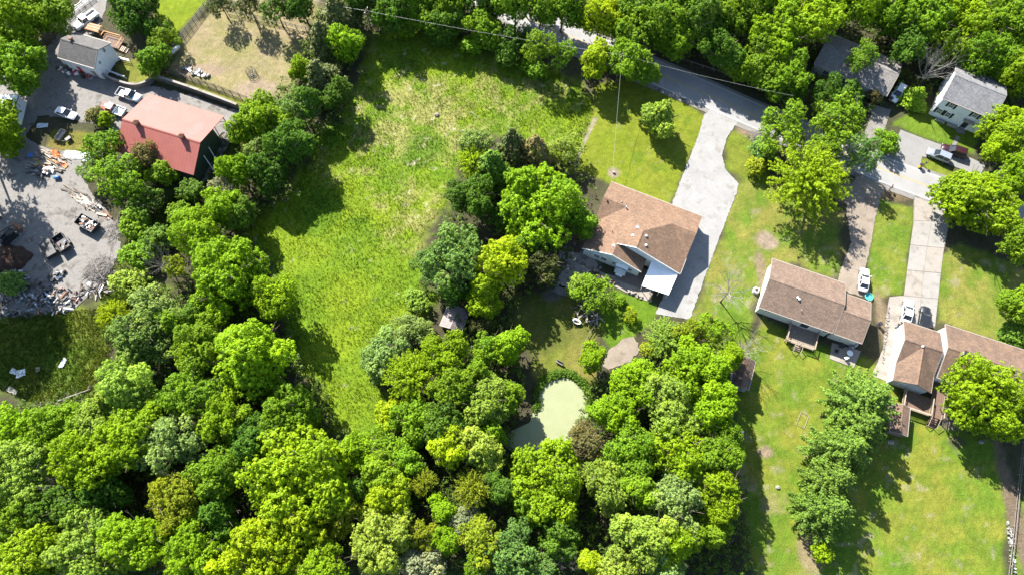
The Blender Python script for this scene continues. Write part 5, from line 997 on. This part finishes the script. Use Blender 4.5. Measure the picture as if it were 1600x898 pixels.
def pine_crown(name, seed, Rm, Hm, ls=.075):
    """whorled boughs: rows of needle puffs running out and slightly up"""
    rg = np.random.default_rng(seed); C = []; O = []; tn = []
    for lv in range(14):
        t = lv / 13.0; z = (t - .42) * Hm; rr_ = Rm * (1 - t ** 1.25) + .25; nb = max(5, int(13 - 7 * t)); a0 = rg.uniform(0, 6.28)
        for k in range(nb):
            a = a0 + 2 * math.pi * k / nb + rg.normal() * .12; L = rr_ * rg.uniform(.78, 1.14); m = max(3, int(L / .36)); tone = .5 + rg.normal() * .1
            for i in range(m):
                s = (i + .7) / m; wv = .28 * s * (1 - s) * 4 * L * .28
                for sd in (-1, 0, 1):
                    if sd and (s < .25 or s > .92): continue
                    C.append((math.cos(a) * L * s - math.sin(a) * sd * wv, math.sin(a) * L * s + math.cos(a) * sd * wv, z + L * .22 * s * s - .05 * abs(sd) + rg.normal() * .05)); O.append((math.cos(a) * .6, math.sin(a) * .6, .8)); tn.append(tone + .12 * (s > .75))
    C = np.array(C); p, n, v = puffs(rg, C, unit(np.array(O)), (.21 * rg.uniform(.6, 1.4, len(C))), 12, ls, .85, np.array(tn))
    return leaves_mesh(name, p, n, ls, v, 2.0)
def fine_crown(name, seed, Rm):
    """feathery crown: ascending sprays of small leaves"""
    rg = np.random.default_rng(seed); C = []; O = []; tn = []
    for k in range(230):
        d = unit(rg.normal(size=3) + np.array([0, 0, .75])); 
        if d[2] < -.25: continue
        L = Rm * rg.uniform(.82, 1.1); sd = unit(np.cross(d, rg.normal(size=3))); tone = .5 + rg.normal() * .12
        for i in range(13):
            s = .42 + .58 * i / 12; C.append(d * L * s * np.array([1, 1, .9]) + sd * rg.normal() * .12 * L * (1 - s + .2)); O.append(unit(d + np.array([0, 0, .5]))); tn.append(tone)
    C = np.array(C); p, n, v = puffs(rg, C, np.array(O), .34 * rg.uniform(.6, 1.4, len(C)), 11, .10, .9, np.array(tn))
    return leaves_mesh(name, p, n, .10, v, 1.7)
def limbs(name, seed, Rm, Hc, base=-1.0, n=9, r0=.18, twigs=0, depth=1, mb=None):
    """boughs inside the crown (origin = crown centre); returns a mesh"""
    rg = random.Random(seed); mb = MB()
    def grow(p, d, L, r, lv):
        q = p
        for s in range(3):
            d = (d + Vector((rg.uniform(-.25, .25), rg.uniform(-.25, .25), rg.uniform(-.05, .22)))).normalized(); q2 = q + d * L / 3; mb.tube(q, q2, r * (1 - s * .22), r * (1 - (s + 1) * .22), 5 if lv == 0 else 3, False); q = q2
            if lv < depth:
                for _ in range(2 if lv == 0 else 2): grow(q, (d + Vector((rg.uniform(-1, 1), rg.uniform(-1, 1), rg.uniform(-.2, .6))) * .85).normalized(), L * rg.uniform(.4, .65), r * .42, lv + 1)
    for k in range(n):
        a = 2 * math.pi * k / n + rg.uniform(-.3, .3); e = rg.uniform(.35, 1.1); grow(Vector((0, 0, -Hc * .55 + Hc * .5 * rg.random())), Vector((math.cos(a) * math.cos(e), math.sin(a) * math.cos(e), math.sin(e))), Rm * rg.uniform(.75, .95), r0, 0)
    return mb.mesh(name)
def trunk_mesh(name, seed):
    """unit trunk: height 1, base radius 1 (scaled per tree), flared foot, slight bend"""
    rg = random.Random(seed); rings = []; n = 8
    for k in range(7):
        t = k / 6; r = (1.35 if k == 0 else 1.0) * (1 - .55 * t); ox, oy = .6 * math.sin(t * 3 + seed) * t, .6 * math.cos(t * 2.3 + seed) * t
        rings.append([(ox + r * math.cos(6.283 * i / n), oy + r * math.sin(6.283 * i / n), t) for i in range(n)])
    return MB().loft(rings).mesh(name, True)
PROTO = {
 'r': [lobe_crown('round_crown', 31 + k, 6.0, 24 + 4 * k, (.24, .40), 1750, 17, .34, .115) for k in range(4)],
 'm': [lobe_crown('medium_crown', 51 + k, 4.0, 18 + 2 * k, (.26, .44), 1000, 17, .31, .108) for k in range(3)],
 'l': [lobe_crown('loose_crown', 61 + k, 5.0, 24, (.18, .30), 620, 15, .34, .11, .85, .7) for k in range(3)],
 'k': [lobe_crown('clumped_crown', 71 + k, 5.0, 26, (.2, .32), 1100, 16, .29, .105, .8) for k in range(2)],
 's': [lobe_crown('shrub_crown', 81 + k, 2.4, 14, (.3, .46), 380, 14, .28, .10, .7) for k in range(3)],
 'c': [cone_crown('cedar_crown', 91 + k, 2.6, 7.5, 900, 15, .10, .26, .9 + .3 * k) for k in range(2)],
 'p': [pine_crown('pine_crown', 101 + k, 4.6, 9.0) for k in range(2)],
 'f': [fine_crown('feathery_crown', 111, 7.0)],
}
UNIT = {'r': 6.0, 'm': 4.0, 'l': 5.0, 'k': 5.0, 's': 2.4, 'c': 2.6, 'p': 4.6, 'f': 7.0}
VZ = {'r': .85, 'm': .85, 'l': .85, 'k': .8, 's': .7, 'c': 1.45, 'p': 1.0, 'f': .9}
LIMB = [limbs('boughs', 5 + k, 5.0, 5.0, n=8, r0=.16) for k in range(2)]
BARE = [limbs('bare_branches', 15 + k, 5.0, 5.5, n=12, r0=.065, depth=2) for k in range(2)]
TRUNK = [trunk_mesh('trunk', k) for k in range(3)]
for k_, ms in PROTO.items():
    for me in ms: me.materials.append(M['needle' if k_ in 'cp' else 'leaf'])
for me in LIMB + TRUNK: me.materials.append(M['bark'])
for me in BARE: me.materials.append(M['deadwood'])
PAL = {'L': (0.187, 0.314, 0.008), 'Y': (0.260, 0.370, 0.008), 'M': (0.150, 0.268, 0.013), 'D': (0.085, 0.175, 0.016), 'S': (0.200, 0.305, 0.085), 'P': (0.226, 0.330, 0.044),
       'C': (0.083, 0.108, 0.033), 'O': (0.215, 0.275, 0.016), 'B': (0.170, 0.160, 0.060), 'G': (0.242, 0.286, 0.165), 'T': (0.140, 0.245, 0.055), 'W': (0.226, 0.347, 0.007), 'N': (0.090, 0.160, 0.022)}
NAMES = {'r': 'broadleaf_tree', 'm': 'broadleaf_tree', 'l': 'broadleaf_tree', 'k': 'broadleaf_tree', 's': 'shrub', 'c': 'cedar_tree', 'p': 'pine_tree', 'f': 'feathery_tree', 'x': 'leafless_tree'}
tr_rng = random.Random(3)
def tree(px, py, rpx, hgt, kind, colr, label, group):
    big = kind
    Rm = rpx / px_per_m(px, py, hgt * .6) * (1.1 if 'lower left' in group else 1.04 if 'wood' in group else 1.0)
    if kind == 'r' and Rm < 4.3: big = 'm'
    if kind == 'x':
        zc = hgt * .62; p = G(px, py, zc); o = empty('leafless_tree', (*p.xy, 0), tr_rng.uniform(0, 6.28), label, 'tree', group); s = Rm / 5.0
        c = link_mesh('branches', tr_rng.choice(BARE), o); c.location = (0, 0, zc); c.scale = (s, s, hgt * .5 / 5.0)
        t = link_mesh('trunk', tr_rng.choice(TRUNK), o); t.scale = (.10 + hgt * .004, .10 + hgt * .004, zc * .8); return o
    me = tr_rng.choice(PROTO[big]); s = Rm / UNIT[big]
    if kind in 'cp': sz = (hgt * .92) / (7.5 if kind == 'c' else 9.0); zc = hgt * .08 + .42 * hgt * .92
    else:
        rv = min(Rm * VZ[kind] * 1.08, hgt * .5); sz = rv / (UNIT[big] * VZ[kind]); zc = hgt - rv
    p = G(px, py, zc); o = empty(NAMES[kind], (*p.xy, 0), tr_rng.uniform(0, 6.28), label, 'shrub' if kind == 's' else 'tree', group)
    c = link_mesh('crown', me, o); c.location = (0, 0, zc); c.scale = (s * tr_rng.uniform(.94, 1.06), s * tr_rng.uniform(.94, 1.06), sz)
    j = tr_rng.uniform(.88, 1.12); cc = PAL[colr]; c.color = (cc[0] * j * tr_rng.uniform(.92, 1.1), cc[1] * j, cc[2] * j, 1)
    if kind in 'rk' and Rm > 2.6:      # side boughs that break the outline
        for q in range(2 if Rm > 4.5 else 1):
            a = tr_rng.uniform(0, 6.28); f = tr_rng.uniform(.48, .66); d = Rm * tr_rng.uniform(.5, .72)
            b2 = 'm' if big in 'rm' else 'k'
            c2 = link_mesh('crown', tr_rng.choice(PROTO[b2]), o); c2.location = (d * math.cos(a), d * math.sin(a), zc + rv * tr_rng.uniform(-.35, .22)); s2 = Rm * f / UNIT[b2]; c2.scale = (s2, s2, s2 * tr_rng.uniform(.9, 1.25)); c2.rotation_euler = (tr_rng.uniform(-.3, .3), tr_rng.uniform(-.3, .3), tr_rng.uniform(0, 6.28)); jj = tr_rng.uniform(.9, 1.1); c2.color = (c.color[0] * jj, c.color[1] * jj, c.color[2] * jj, 1)
        c.scale = (c.scale[0] * .92, c.scale[1] * tr_rng.uniform(.8, .95), c.scale[2])
        c.rotation_euler = (tr_rng.uniform(-.16, .16), tr_rng.uniform(-.16, .16), 0)
    th = zc + (0 if kind not in 'cp' else hgt * .3); tw = .06 + .012 * hgt if kind != 's' else .05
    t = link_mesh('trunk', tr_rng.choice(TRUNK), o); t.scale = (tw, tw, max(th, .3))
    if kind in 'rlkf':
        b = link_mesh('boughs', tr_rng.choice(LIMB), o); b.location = (0, 0, zc); b.scale = (Rm / 5.6,) * 2 + (rv / 5.2,)
    return o
TREES = """
@trees round the farmhouse and junk yard
28 40 52 11 r L|big lime green tree filling the top left corner
75 18 40 10 r M|mid green tree between the top left corner tree and the white fence
22 105 48 11 r M|wide mid green tree on the left edge above the white roofed outbuilding
0 200 42 9 r L|lime tree on the left edge below the white roofed outbuilding
-95 187 60 20 l M|tall tree out past the left edge above the heap of boards
-100 238 60 20 l D|tall dark tree out past the left edge beside the heap of boards
-88 286 60 20 l M|tall thin crowned tree at the left edge above the black loader
-100 340 60 20 l D|tall dark tree out past the left edge beside the soil mound
-92 380 60 20 r D|tall round tree out past the left edge beside the rubble heap
208 20 40 9 r D|dense dark green tree behind the farmhouse porch
236 95 28 6 m M|mid green tree at the bend of the retaining wall
258 60 26 6 l M|loose light tree against the grey board fence
243 45 20 5 m D|dark small tree touching the far side of the dense farmhouse tree
150 183 18 3.5 s B|reddish brown shrub left of the red nosed pickup
166 188 15 3.2 s L|green shrub with pinkish edges just below the red nosed pickup
163 232 38 8 l M|loose mid green tree hiding the lower left corner of the barn
228 243 30 7 k B|brownish tree against the red barn roof
193 280 50 9 l M|widest loose green tree between junk yard and barn
150 262 28 6 l T|thin grey green tree leaning over the end of the pale blue tarp
258 275 24 5 m M|bright small tree at the near corner of the barn
228 318 34 6 l D|dark loose tree in the weeds below the barn
215 352 26 4 s M|weedy shrub to the right of the heaped trailer
345 8 24 7 l C|thin dark tree at the top of the paddock fence
388 8 26 8 l C|sparse cedar like tree at the far paddock fence
430 14 30 9 l D|dark leafy tree shading the lane behind the paddock
470 8 26 9 r D|dark tree left of the tall cedars at the top
218 398 26 4 s M|weedy green shrub at the right rim of the gravel yard
246 378 28 4 s D|dark weedy shrub in the hollow below the barn
282 338 24 4 s M|weedy shrub between the hollow and the hedgerow bend
205 440 26 4 s P|pale weedy shrub between brush pile and silvery tree
300 300 22 3.5 s D|dark shrub at the corner of the barn strip
20 440 22 4 s T|small grey green shrub on the edge of the rubble heap
@hedgerow trees between paddock and meadow
530 25 34 11 c C|tallest dark cedar at the top end of the hedgerow
505 62 30 10 c C|dark olive cedar left of the bright lime hedgerow tree
540 72 33 9 r L|bright lime green tree standing out among the hedgerow cedars
475 106 25 8 r L|small bright lime tree on the paddock side of the hedgerow
500 122 34 10 c C|broad dark cedar in the middle of the hedgerow
526 148 24 8 r D|dark round tree on the meadow side of the broad cedar
464 168 32 9 k T|grey green tree just below the middle of the hedgerow
488 158 26 9 r D|dark green tree wedged right of the grey green hedgerow tree
406 188 46 10 r L|big lime tree at the near corner of the dry paddock
446 226 40 11 r D|large dark tree throwing the longest shadow on the meadow
424 272 34 9 r D|dark tree below the large dark hedgerow tree
400 235 24 7 k S|pale sage shrubby tree under the paddock corner lime
372 270 32 9 r L|lime tree below the pale sage hedgerow tree
348 300 26 8 k G|mottled grey green tree left of the lower hedgerow lime
345 332 36 10 r L|lime tree in the bend of the lower hedgerow
306 366 40 10 r L|yellow green tree where the hedgerow widens to a wood
380 335 26 8 r D|dark low tree on the meadow edge of the hedgerow bend
252 412 30 8 x B|grey leafless tree beside the lower hedgerow
275 418 24 6 l O|olive half bare tree right of the grey leafless one
@wood at the lower left
362 432 62 13 r L|great lime tree at the head of the lower left wood
432 462 36 11 r L|lime tree on the meadow edge right of the great lime
240 482 38 10 k S|pale sage silvery tree at the yard end of the wood
180 494 24 7 f Y|small glowing yellow tree left of the silvery sage tree
216 532 46 11 k T|grey green tree below the small yellow tree
308 545 40 11 r M|even mid green tree between grey green and great lime crowns
270 505 24 8 r M|small mid green tree under the silvery sage tree
300 490 26 9 r D|dark gap filling tree right of the silvery sage tree
400 560 64 14 r L|largest glowing lime tree on the meadow edge of the wood
455 635 46 11 r M|shaded green tree below the largest glowing lime tree
205 606 52 12 r P|pale lime tree beside the weedy clearing
300 620 44 12 r M|mid green tree right of the pale lime clearing tree
345 655 40 12 r L|lime tree in the dark heart of the lower left wood
150 660 38 11 r P|pale green tree under the fallen logs
85 668 42 11 r M|green tree below the clearing near the left edge
25 675 42 10 r L|lime tree at the left edge below the clearing
40 735 52 13 r P|pale green wide tree on the left edge of the wood
135 715 50 13 r L|lime tree third from the left in the lower left wood
205 690 48 13 r L|yellowish lime crown between pale and mid green neighbours
265 695 42 12 k S|silvery green tree above the olive yellow one
100 785 46 11 r D|dark shaded tree beside the two grey dead branches
105 765 30 10 x B|grey leafless snag poking from the lower left wood
145 800 26 9 x B|second grey leafless snag right of the first
170 765 36 9 r D|dark low crown in the shaded gap of the wood
280 770 44 12 k O|olive yellow tree in the middle of the lower left wood
340 735 42 12 r M|mid green tree right of the olive yellow one
345 800 34 10 r D|dark green tree in shade below the olive yellow one
395 690 36 11 r D|shaded tree left of the big bright crown
470 738 78 15 r L|biggest bright crown of the lower left wood
30 810 40 11 r M|mid green crown on the left edge near the bottom
45 875 58 13 r L|lime crown in the bottom left corner
135 865 55 13 r P|pale lime crown second along the bottom edge
215 845 52 13 r L|lime crown third along the bottom edge
300 870 50 13 r L|bright lime crown fourth along the bottom edge
370 885 40 12 r Y|yellow crown fifth along the bottom edge
430 855 70 14 r Y|wide bright yellow green crown below the biggest bright crown
500 885 36 12 r L|lime crown tucked right of the wide yellow green one
535 800 36 10 k O|olive crown right of the biggest bright crown
560 700 34 9 r L|lime crown at the narrow lower tip of the meadow
605 700 36 7 k M|bushy green tree at the very tip of the meadow
600 745 34 10 r M|green crown below the tip of the meadow
617 778 34 11 r Y|bright yellow crown below the tip of the meadow
560 770 30 8 r D|dark crown in shade left of the bright yellow one
590 850 54 12 r P|pale green wide crown on the bottom edge left of the grey one
650 835 28 9 k O|olive brown small crown above the grey shrubby ones
665 880 38 9 k G|grey green tree on the bottom edge
@wood in the middle below the meadow
663 752 20 8 f O|small olive feathery tree beside the narrow dark gap
640 720 28 8 r M|low green tree left of the narrow dark gap
700 702 32 11 r Y|yellow green crown right of the narrow dark gap
746 704 40 10 r P|pale yellow green crown left of the pond's foot
738 762 30 10 f O|olive feathery crown below the pale yellow green one
782 760 30 10 r D|dark crown between olive feathery and pond foot trees
690 800 24 8 r L|small lime crown among grey shrubs
722 815 26 8 k G|grey sage crown left of the brownish olive one
757 850 40 11 k O|brownish olive crown near the bottom middle
700 850 26 8 r L|lime crown between the two grey ones near the bottom
800 870 42 11 k T|grey green crown right of the brownish olive one
745 885 26 9 r M|green crown on the bottom edge below the brownish olive one
604 545 38 6 k S|round pale hazel like bush on the meadow edge
600 580 24 4 s S|smaller pale bush under the round pale one
645 514 28 5 k S|pale mottled bush up against the tin shed
652 470 20 3 s P|pale straw green shrub at the top left of the tin shed
692 566 42 10 r L|lime crown below the tin shed
645 592 44 9 f W|yellow feathery tree at the meadow edge below the pale bushes
715 605 40 11 r M|green crown left of the dark gap beside the pond bank
655 655 42 9 r M|green crown low on the meadow edge of the middle wood
610 650 24 5 s Y|yellowish shrub at the meadow edge opposite the lime wood
758 622 42 10 r P|pale green crown left of the pond
700 660 38 10 r D|dark crown in the middle wood left of the pale one
796 622 24 7 r M|green crown overhanging the left bank of the pond
762 672 28 7 r L|lime crown at the lower left corner of the pond
790 537 30 8 r L|small bright lime tree in front of the dark garden shade
754 512 26 5 k C|dark olive bushy cedar right of the tin shed
765 545 30 7 l M|loose tangled tree right of the olive cedar
740 575 28 8 r M|mid green crown between tangled tree and lime crown
@trees round the tan roofed house
706 402 56 12 k T|grey green tree at the meadow edge of the house grove
782 412 48 12 r Y|bright yellow lime tree in the middle of the house grove
760 455 38 9 r L|lime crown below the bright yellow lime tree
712 452 26 7 r D|dark green crown below the grey green grove tree
850 325 66 12 r L|big lime tree beside the west end of the tan roof
905 345 30 7 r M|small green tree touching the corner of the tan roof
768 262 38 11 c D|dark cedar at the front of the house grove
745 222 26 9 k S|bluish sage tree at the meadow tip of the grove
740 255 28 8 f Y|yellow green tree in front of the dark cedars
800 228 27 11 c C|narrow dark cedar standing tall in the grove
836 236 27 10 c B|brownish cedar right of the narrow dark one
882 236 34 6 l P|pale loose tree at the worn track by the lawn
742 305 40 10 r D|dark tree on the meadow side of the grove
795 330 28 9 c D|dark cedar behind the big lime tree
850 420 38 8 k C|olive grey tree in the shade west of the house
825 385 30 8 r D|dark crown between big lime and yellow lime trees
1034 184 33 7 r P|lone round tree on the front lawn
925 458 38 6 l M|loose green tree by the garden lawn behind the tan roof
905 445 22 4 s P|pale green shrub at the end of the rockery
920 562 27 7 r L|bright lime tree between bench and gravel patch
985 492 15 2.5 l Y|tiny yellow sapling on the garden lawn
970 470 10 1.4 s M|small green bush at the back walk edge
1140 455 44 9 x B|large leafless tree between the gravel drive and the ranch house
1165 545 30 7 x B|grey leafless tree above the garden shed
@wood right of the pond
1038 530 32 6 f P|pale feathery tree at the end of the gravel drive
1072 525 32 7 k O|olive tree between the pale feathery and leafless trees
1012 545 16 3 s O|olive shrub at the gravel patch
1115 520 32 8 l L|loose lime tree under the large leafless one
1140 560 26 8 r L|bright lime crown beside the garden shed roof
1004 598 44 11 r L|lime crown below the gravel patch
1080 580 50 12 r L|bright lime crown left of the garden shed
1045 640 46 12 r P|pale lime crown in the middle of the right wood
1110 640 46 12 r L|lime crown on the lawn side below the garden shed
966 645 40 10 r L|lime crown on the right bank of the pond
985 700 44 11 r M|green crown below the pond side lime
1060 700 44 12 r L|lime crown in the heart of the right wood
1120 710 42 12 r M|mid green crown at the lawn edge by the white garden seat
912 692 34 9 k B|brown grey bushy tree at the foot of the pond
856 745 58 11 r L|big lime tree below the pond
830 800 34 9 r M|green crown beneath the big pond lime
950 755 44 11 k P|pale green crown right of the big pond lime
1000 765 32 11 r M|green crown squeezed left of the silvery one
1050 785 50 12 k S|silvery blue green crown in the right wood
1122 765 44 12 r L|lime crown on the lawn edge beside the silvery one
1010 835 50 13 r P|broad pale lime crown at the bottom of the right wood
1060 850 38 12 r L|lime crown at the bottom right of the right wood
1110 830 30 9 r M|shaded green crown in the dark corner of the right wood
870 835 36 9 r D|dark crown in the bottom gap left of the right wood
880 870 24 8 x B|leafless twiggy tree on the bottom edge
925 875 22 9 r Y|narrow bright yellow crown on the bottom edge
965 885 38 11 r P|pale lime crown on the bottom edge of the right wood
1035 892 30 10 r S|silvery crown cut by the bottom edge
845 885 30 9 k T|grey green crown on the bottom edge below the big pond lime
@trees of the back yards at the right
1352 625 58 12 p N|upper and largest pine of the back yard row
1318 700 54 12 p N|middle pine of the back yard row
1345 665 50 11 p N|darker pine behind the middle of the row
1292 795 54 12 p N|lowest pine of the back yard row
1300 748 48 11 p N|pine between the middle and the lowest of the row
1283 862 18 3 s Y|small yellow shrub at the foot of the pine row
1540 610 66 13 r L|big lime tree over the corner of the right edge house
1592 478 34 8 r M|green tree on the right edge above the brown roof
1600 520 26 6 c D|dark cedar under the right edge green tree
1620 640 40 10 r M|green tree out past the big lime at the right edge
@street trees along the road
1258 285 66 11 f W|big yellow feathery tree in front of the ranch house
1218 205 48 10 l M|loose grey green tree over the road by the drive entrance
1308 195 52 11 l M|loose green tree arching over the road
1345 238 34 9 l T|thin tree over the road above the tan drive
1285 235 36 9 l M|open green crown behind the yellow feathery tree
1190 236 24 4 s T|grey green shrub at the gravel drive entrance
1182 262 18 3 s O|olive shrub beside the bend of the gravel drive
1535 318 64 11 r L|great lime tree over the mouth of the concrete drive
1590 270 42 11 r L|lime tree on the right edge beside the road
1572 215 48 10 r L|lime tree hiding the corner of the white house
1590 375 36 10 r M|green tree below the great roadside lime
1385 222 20 4 s M|green shrub between the two driveways across the road
1432 150 22 5 c M|light conical cedar beside the white house
1330 150 22 4 s D|dark shrub at the front of the taupe roofed house
1366 150 14 3 s B|pinkish shrub by the taupe house driveway
@woods along the top
630 45 20 3.5 s M|leafy shrub first under the trees at the top of the meadow
688 56 20 3.5 s D|dark shrub second under the trees at the top of the meadow
738 70 20 3.5 s M|leafy shrub third under the trees at the top of the meadow
792 88 22 4 s D|dark shrub fourth under the trees at the top of the meadow
835 110 20 3.5 s M|leafy shrub at the foot of the thin trunked roadside tree
845 22 26 11 r M|green crown shading the road near the top middle
805 8 30 12 r M|green crown left of the shaded upper road
610 22 36 10 r D|dark tree at the top right of the hedgerow cedars
655 22 36 7.5 r M|green tree first along the top of the meadow
705 30 38 7.5 r D|dark green tree second along the top of the meadow
756 44 36 7.5 r M|green tree third along the top of the meadow
802 64 30 8 l D|dark loose tree at the top of the meadow by the road
842 72 28 11 l M|tall thin trunked tree beside the road bend
878 85 22 9 l M|slender tree with two bare trunks by the road
640 -6 34 11 r M|green crown on the top edge above the meadow
700 -8 36 11 r M|mid green crown on the top edge above the wire
762 0 34 11 r D|dark crown on the top edge left of the road
925 95 30 9 r Y|yellow green tree between the road and the front lawn
985 104 42 9 r M|big green tree over the road above the lone lawn tree
938 28 38 11 r Y|bright yellow tree on the far side of the road
1005 45 50 12 r M|wide green crown on the far side of the road
1058 62 38 10 r M|green crown leaning out over the road
880 10 36 12 r M|green crown beyond the road left of the yellow tree
1095 35 46 13 r D|dark crown in the upper wood above the road
1125 82 38 10 r D|dark crown beside the shaded road
1190 100 42 10 r M|green crown right of the shaded road
1150 20 44 13 r M|mid green crown on the top edge in the middle of the upper wood
1215 55 52 13 r L|lime crown in the upper wood left of the taupe roof
1232 118 38 10 r M|green crown left of the taupe house front
1268 28 42 13 r L|lime crown on the top edge above the taupe roof
1228 148 30 7 l D|dark crown between taupe house and road
1290 150 32 8 l D|dark green tree in front of the taupe house
1348 92 26 9 l M|green tree in front of the middle of the taupe roof
1335 10 40 13 r L|bright lime crown behind the taupe house
1395 25 42 12 r M|green crown behind the right end of the taupe roof
1420 75 32 10 k D|dark crown beside the leafless roadside wood
1445 30 46 13 r M|green crown in the top wood above the leafless tree
1455 110 38 10 x B|grey leafless tree left of the white house roof
1470 75 34 10 l M|thin green crown above the leafless tree
1510 35 46 13 r L|lime crown in the top wood behind the white house
1568 40 46 13 r M|green crown in the top right wood
1535 90 42 12 r M|mid green crown behind the white house roof
1590 110 42 12 r L|lime crown at the right edge behind the white house
1505 80 30 10 l P|pale thin crown between lime crowns behind the white house
1050 8 40 12 r M|green crown on the top edge beyond the road
1000 0 36 12 r D|dark crown on the top edge beyond the yellow tree
1600 20 40 13 r M|green crown in the top right corner
1200 0 44 13 r M|mid green crown cut by the top edge left of the lime ones
1400 -8 44 13 r L|lime crown cut by the top edge behind the taupe house
1300 -10 44 13 r M|mid green crown cut by the top edge above the lime one
1490 -12 44 13 r M|mid green crown cut by the top edge at the right
1100 -15 44 13 r D|dark crown cut by the top edge above the shaded road
820 -15 40 12 r M|green crown cut by the top edge where the road enters
580 -8 34 11 r D|dark crown cut by the top edge behind the cedars
"""
grp = None
for ln in TREES.strip().split('\n'):
    if ln.startswith('@'): grp = ln[1:]; continue
    a, lb = ln.split('|'); f = a.split(); tree(float(f[0]), float(f[1]), float(f[2]), float(f[3]), f[4], f[5], lb, grp)
# ---- undergrowth on the wood floors: low leafy ground cover nobody could count
WOODS = [([(-20, 640), (150, 620), (220, 500), (330, 400), (420, 420), (480, 560), (560, 700), (620, 690), (700, 560), (720, 480), (800, 480), (820, 600), (800, 700), (880, 730), (920, 600), (1000, 560), (1130, 560), (1150, 720), (1180, 920), (-20, 920)], 9000), ([(560, -30), (1640, -30), (1640, 240), (1560, 200), (1440, 150), (1380, 160), (1340, 190), (1180, 130), (1000, 60), (900, 30), (790, 0), (860, 100), (760, 85), (640, 45), (570, 60)], 4500), ([(500, 20), (570, 60), (540, 160), (480, 260), (400, 360), (330, 420), (280, 400), (360, 290), (400, 200), (460, 120)], 1500), ([(720, 220), (900, 240), (930, 300), (900, 400), (840, 480), (700, 470), (660, 400), (720, 300)], 700)]
for k, (pp, n) in enumerate(WOODS):
    poly = world_poly(pp); rg = np.random.default_rng(300 + k); x0, x1 = min(p[0] for p in poly), max(p[0] for p in poly); y0, y1 = min(p[1] for p in poly), max(p[1] for p in poly)
    x = rg.uniform(x0, x1, n * 3); y = rg.uniform(y0, y1, n * 3); ok = sdist(x, y, poly) > 0; x, y = x[ok][:n], y[ok][:n]
    rd = np.min(np.stack([np.hypot(x - c.x, y - c.y) for c in RC[::2]]), 0) > 4.6; x, y = x[rd], y[rd]
    C = np.stack([x, y, rg.uniform(.1, 3.2 if k != 1 else 1.6, len(x))], -1); pz, nz, v = puffs(rg, C, np.tile(np.array([[0, 0, 1.]]), (len(C), 1)), .55 * rg.uniform(.6, 1.5, len(C)), 12, .16, 1.0, .4 + rg.normal(size=len(C)) * .2)
    me = leaves_mesh('undergrowth', pz, nz, .15, v); me.materials.append(M['leaf'])
    o = link_mesh('undergrowth', me); o.color = (.085, .14, .02, 1)
    tag(o, ['low leafy undergrowth on the floor of the big lower wood', 'low leafy undergrowth beneath the trees along the top', 'low leafy undergrowth along the foot of the hedgerow', 'low leafy undergrowth in the grove beside the tan roofed house'][k], 'undergrowth', None, 'stuff')
# reeds round the pond bank
rg = np.random.default_rng(5); pp = spline([Vector(G(*p)[:2]) for p in [(838, 640), (840, 610), (852, 592), (872, 584), (895, 586), (914, 604), (922, 630)]], 20)
C = np.array([(p.x + rg.normal() * .35, p.y + rg.normal() * .35, rg.uniform(.1, .5)) for p in pp for _ in range(5)]); pz, nz, v = puffs(rg, C, np.tile(np.array([[0, 0, 1.]]), (len(C), 1)), .28, 10, .09, .9)
me = leaves_mesh('pond_reeds', pz, nz, .09, v, 2.0); me.materials.append(M['leaf']); o = link_mesh('pond_reeds', me); o.color = (.07, .14, .012, 1); tag(o, 'fringe of dark green reeds along the upper bank of the pond', 'reeds', None, 'stuff')
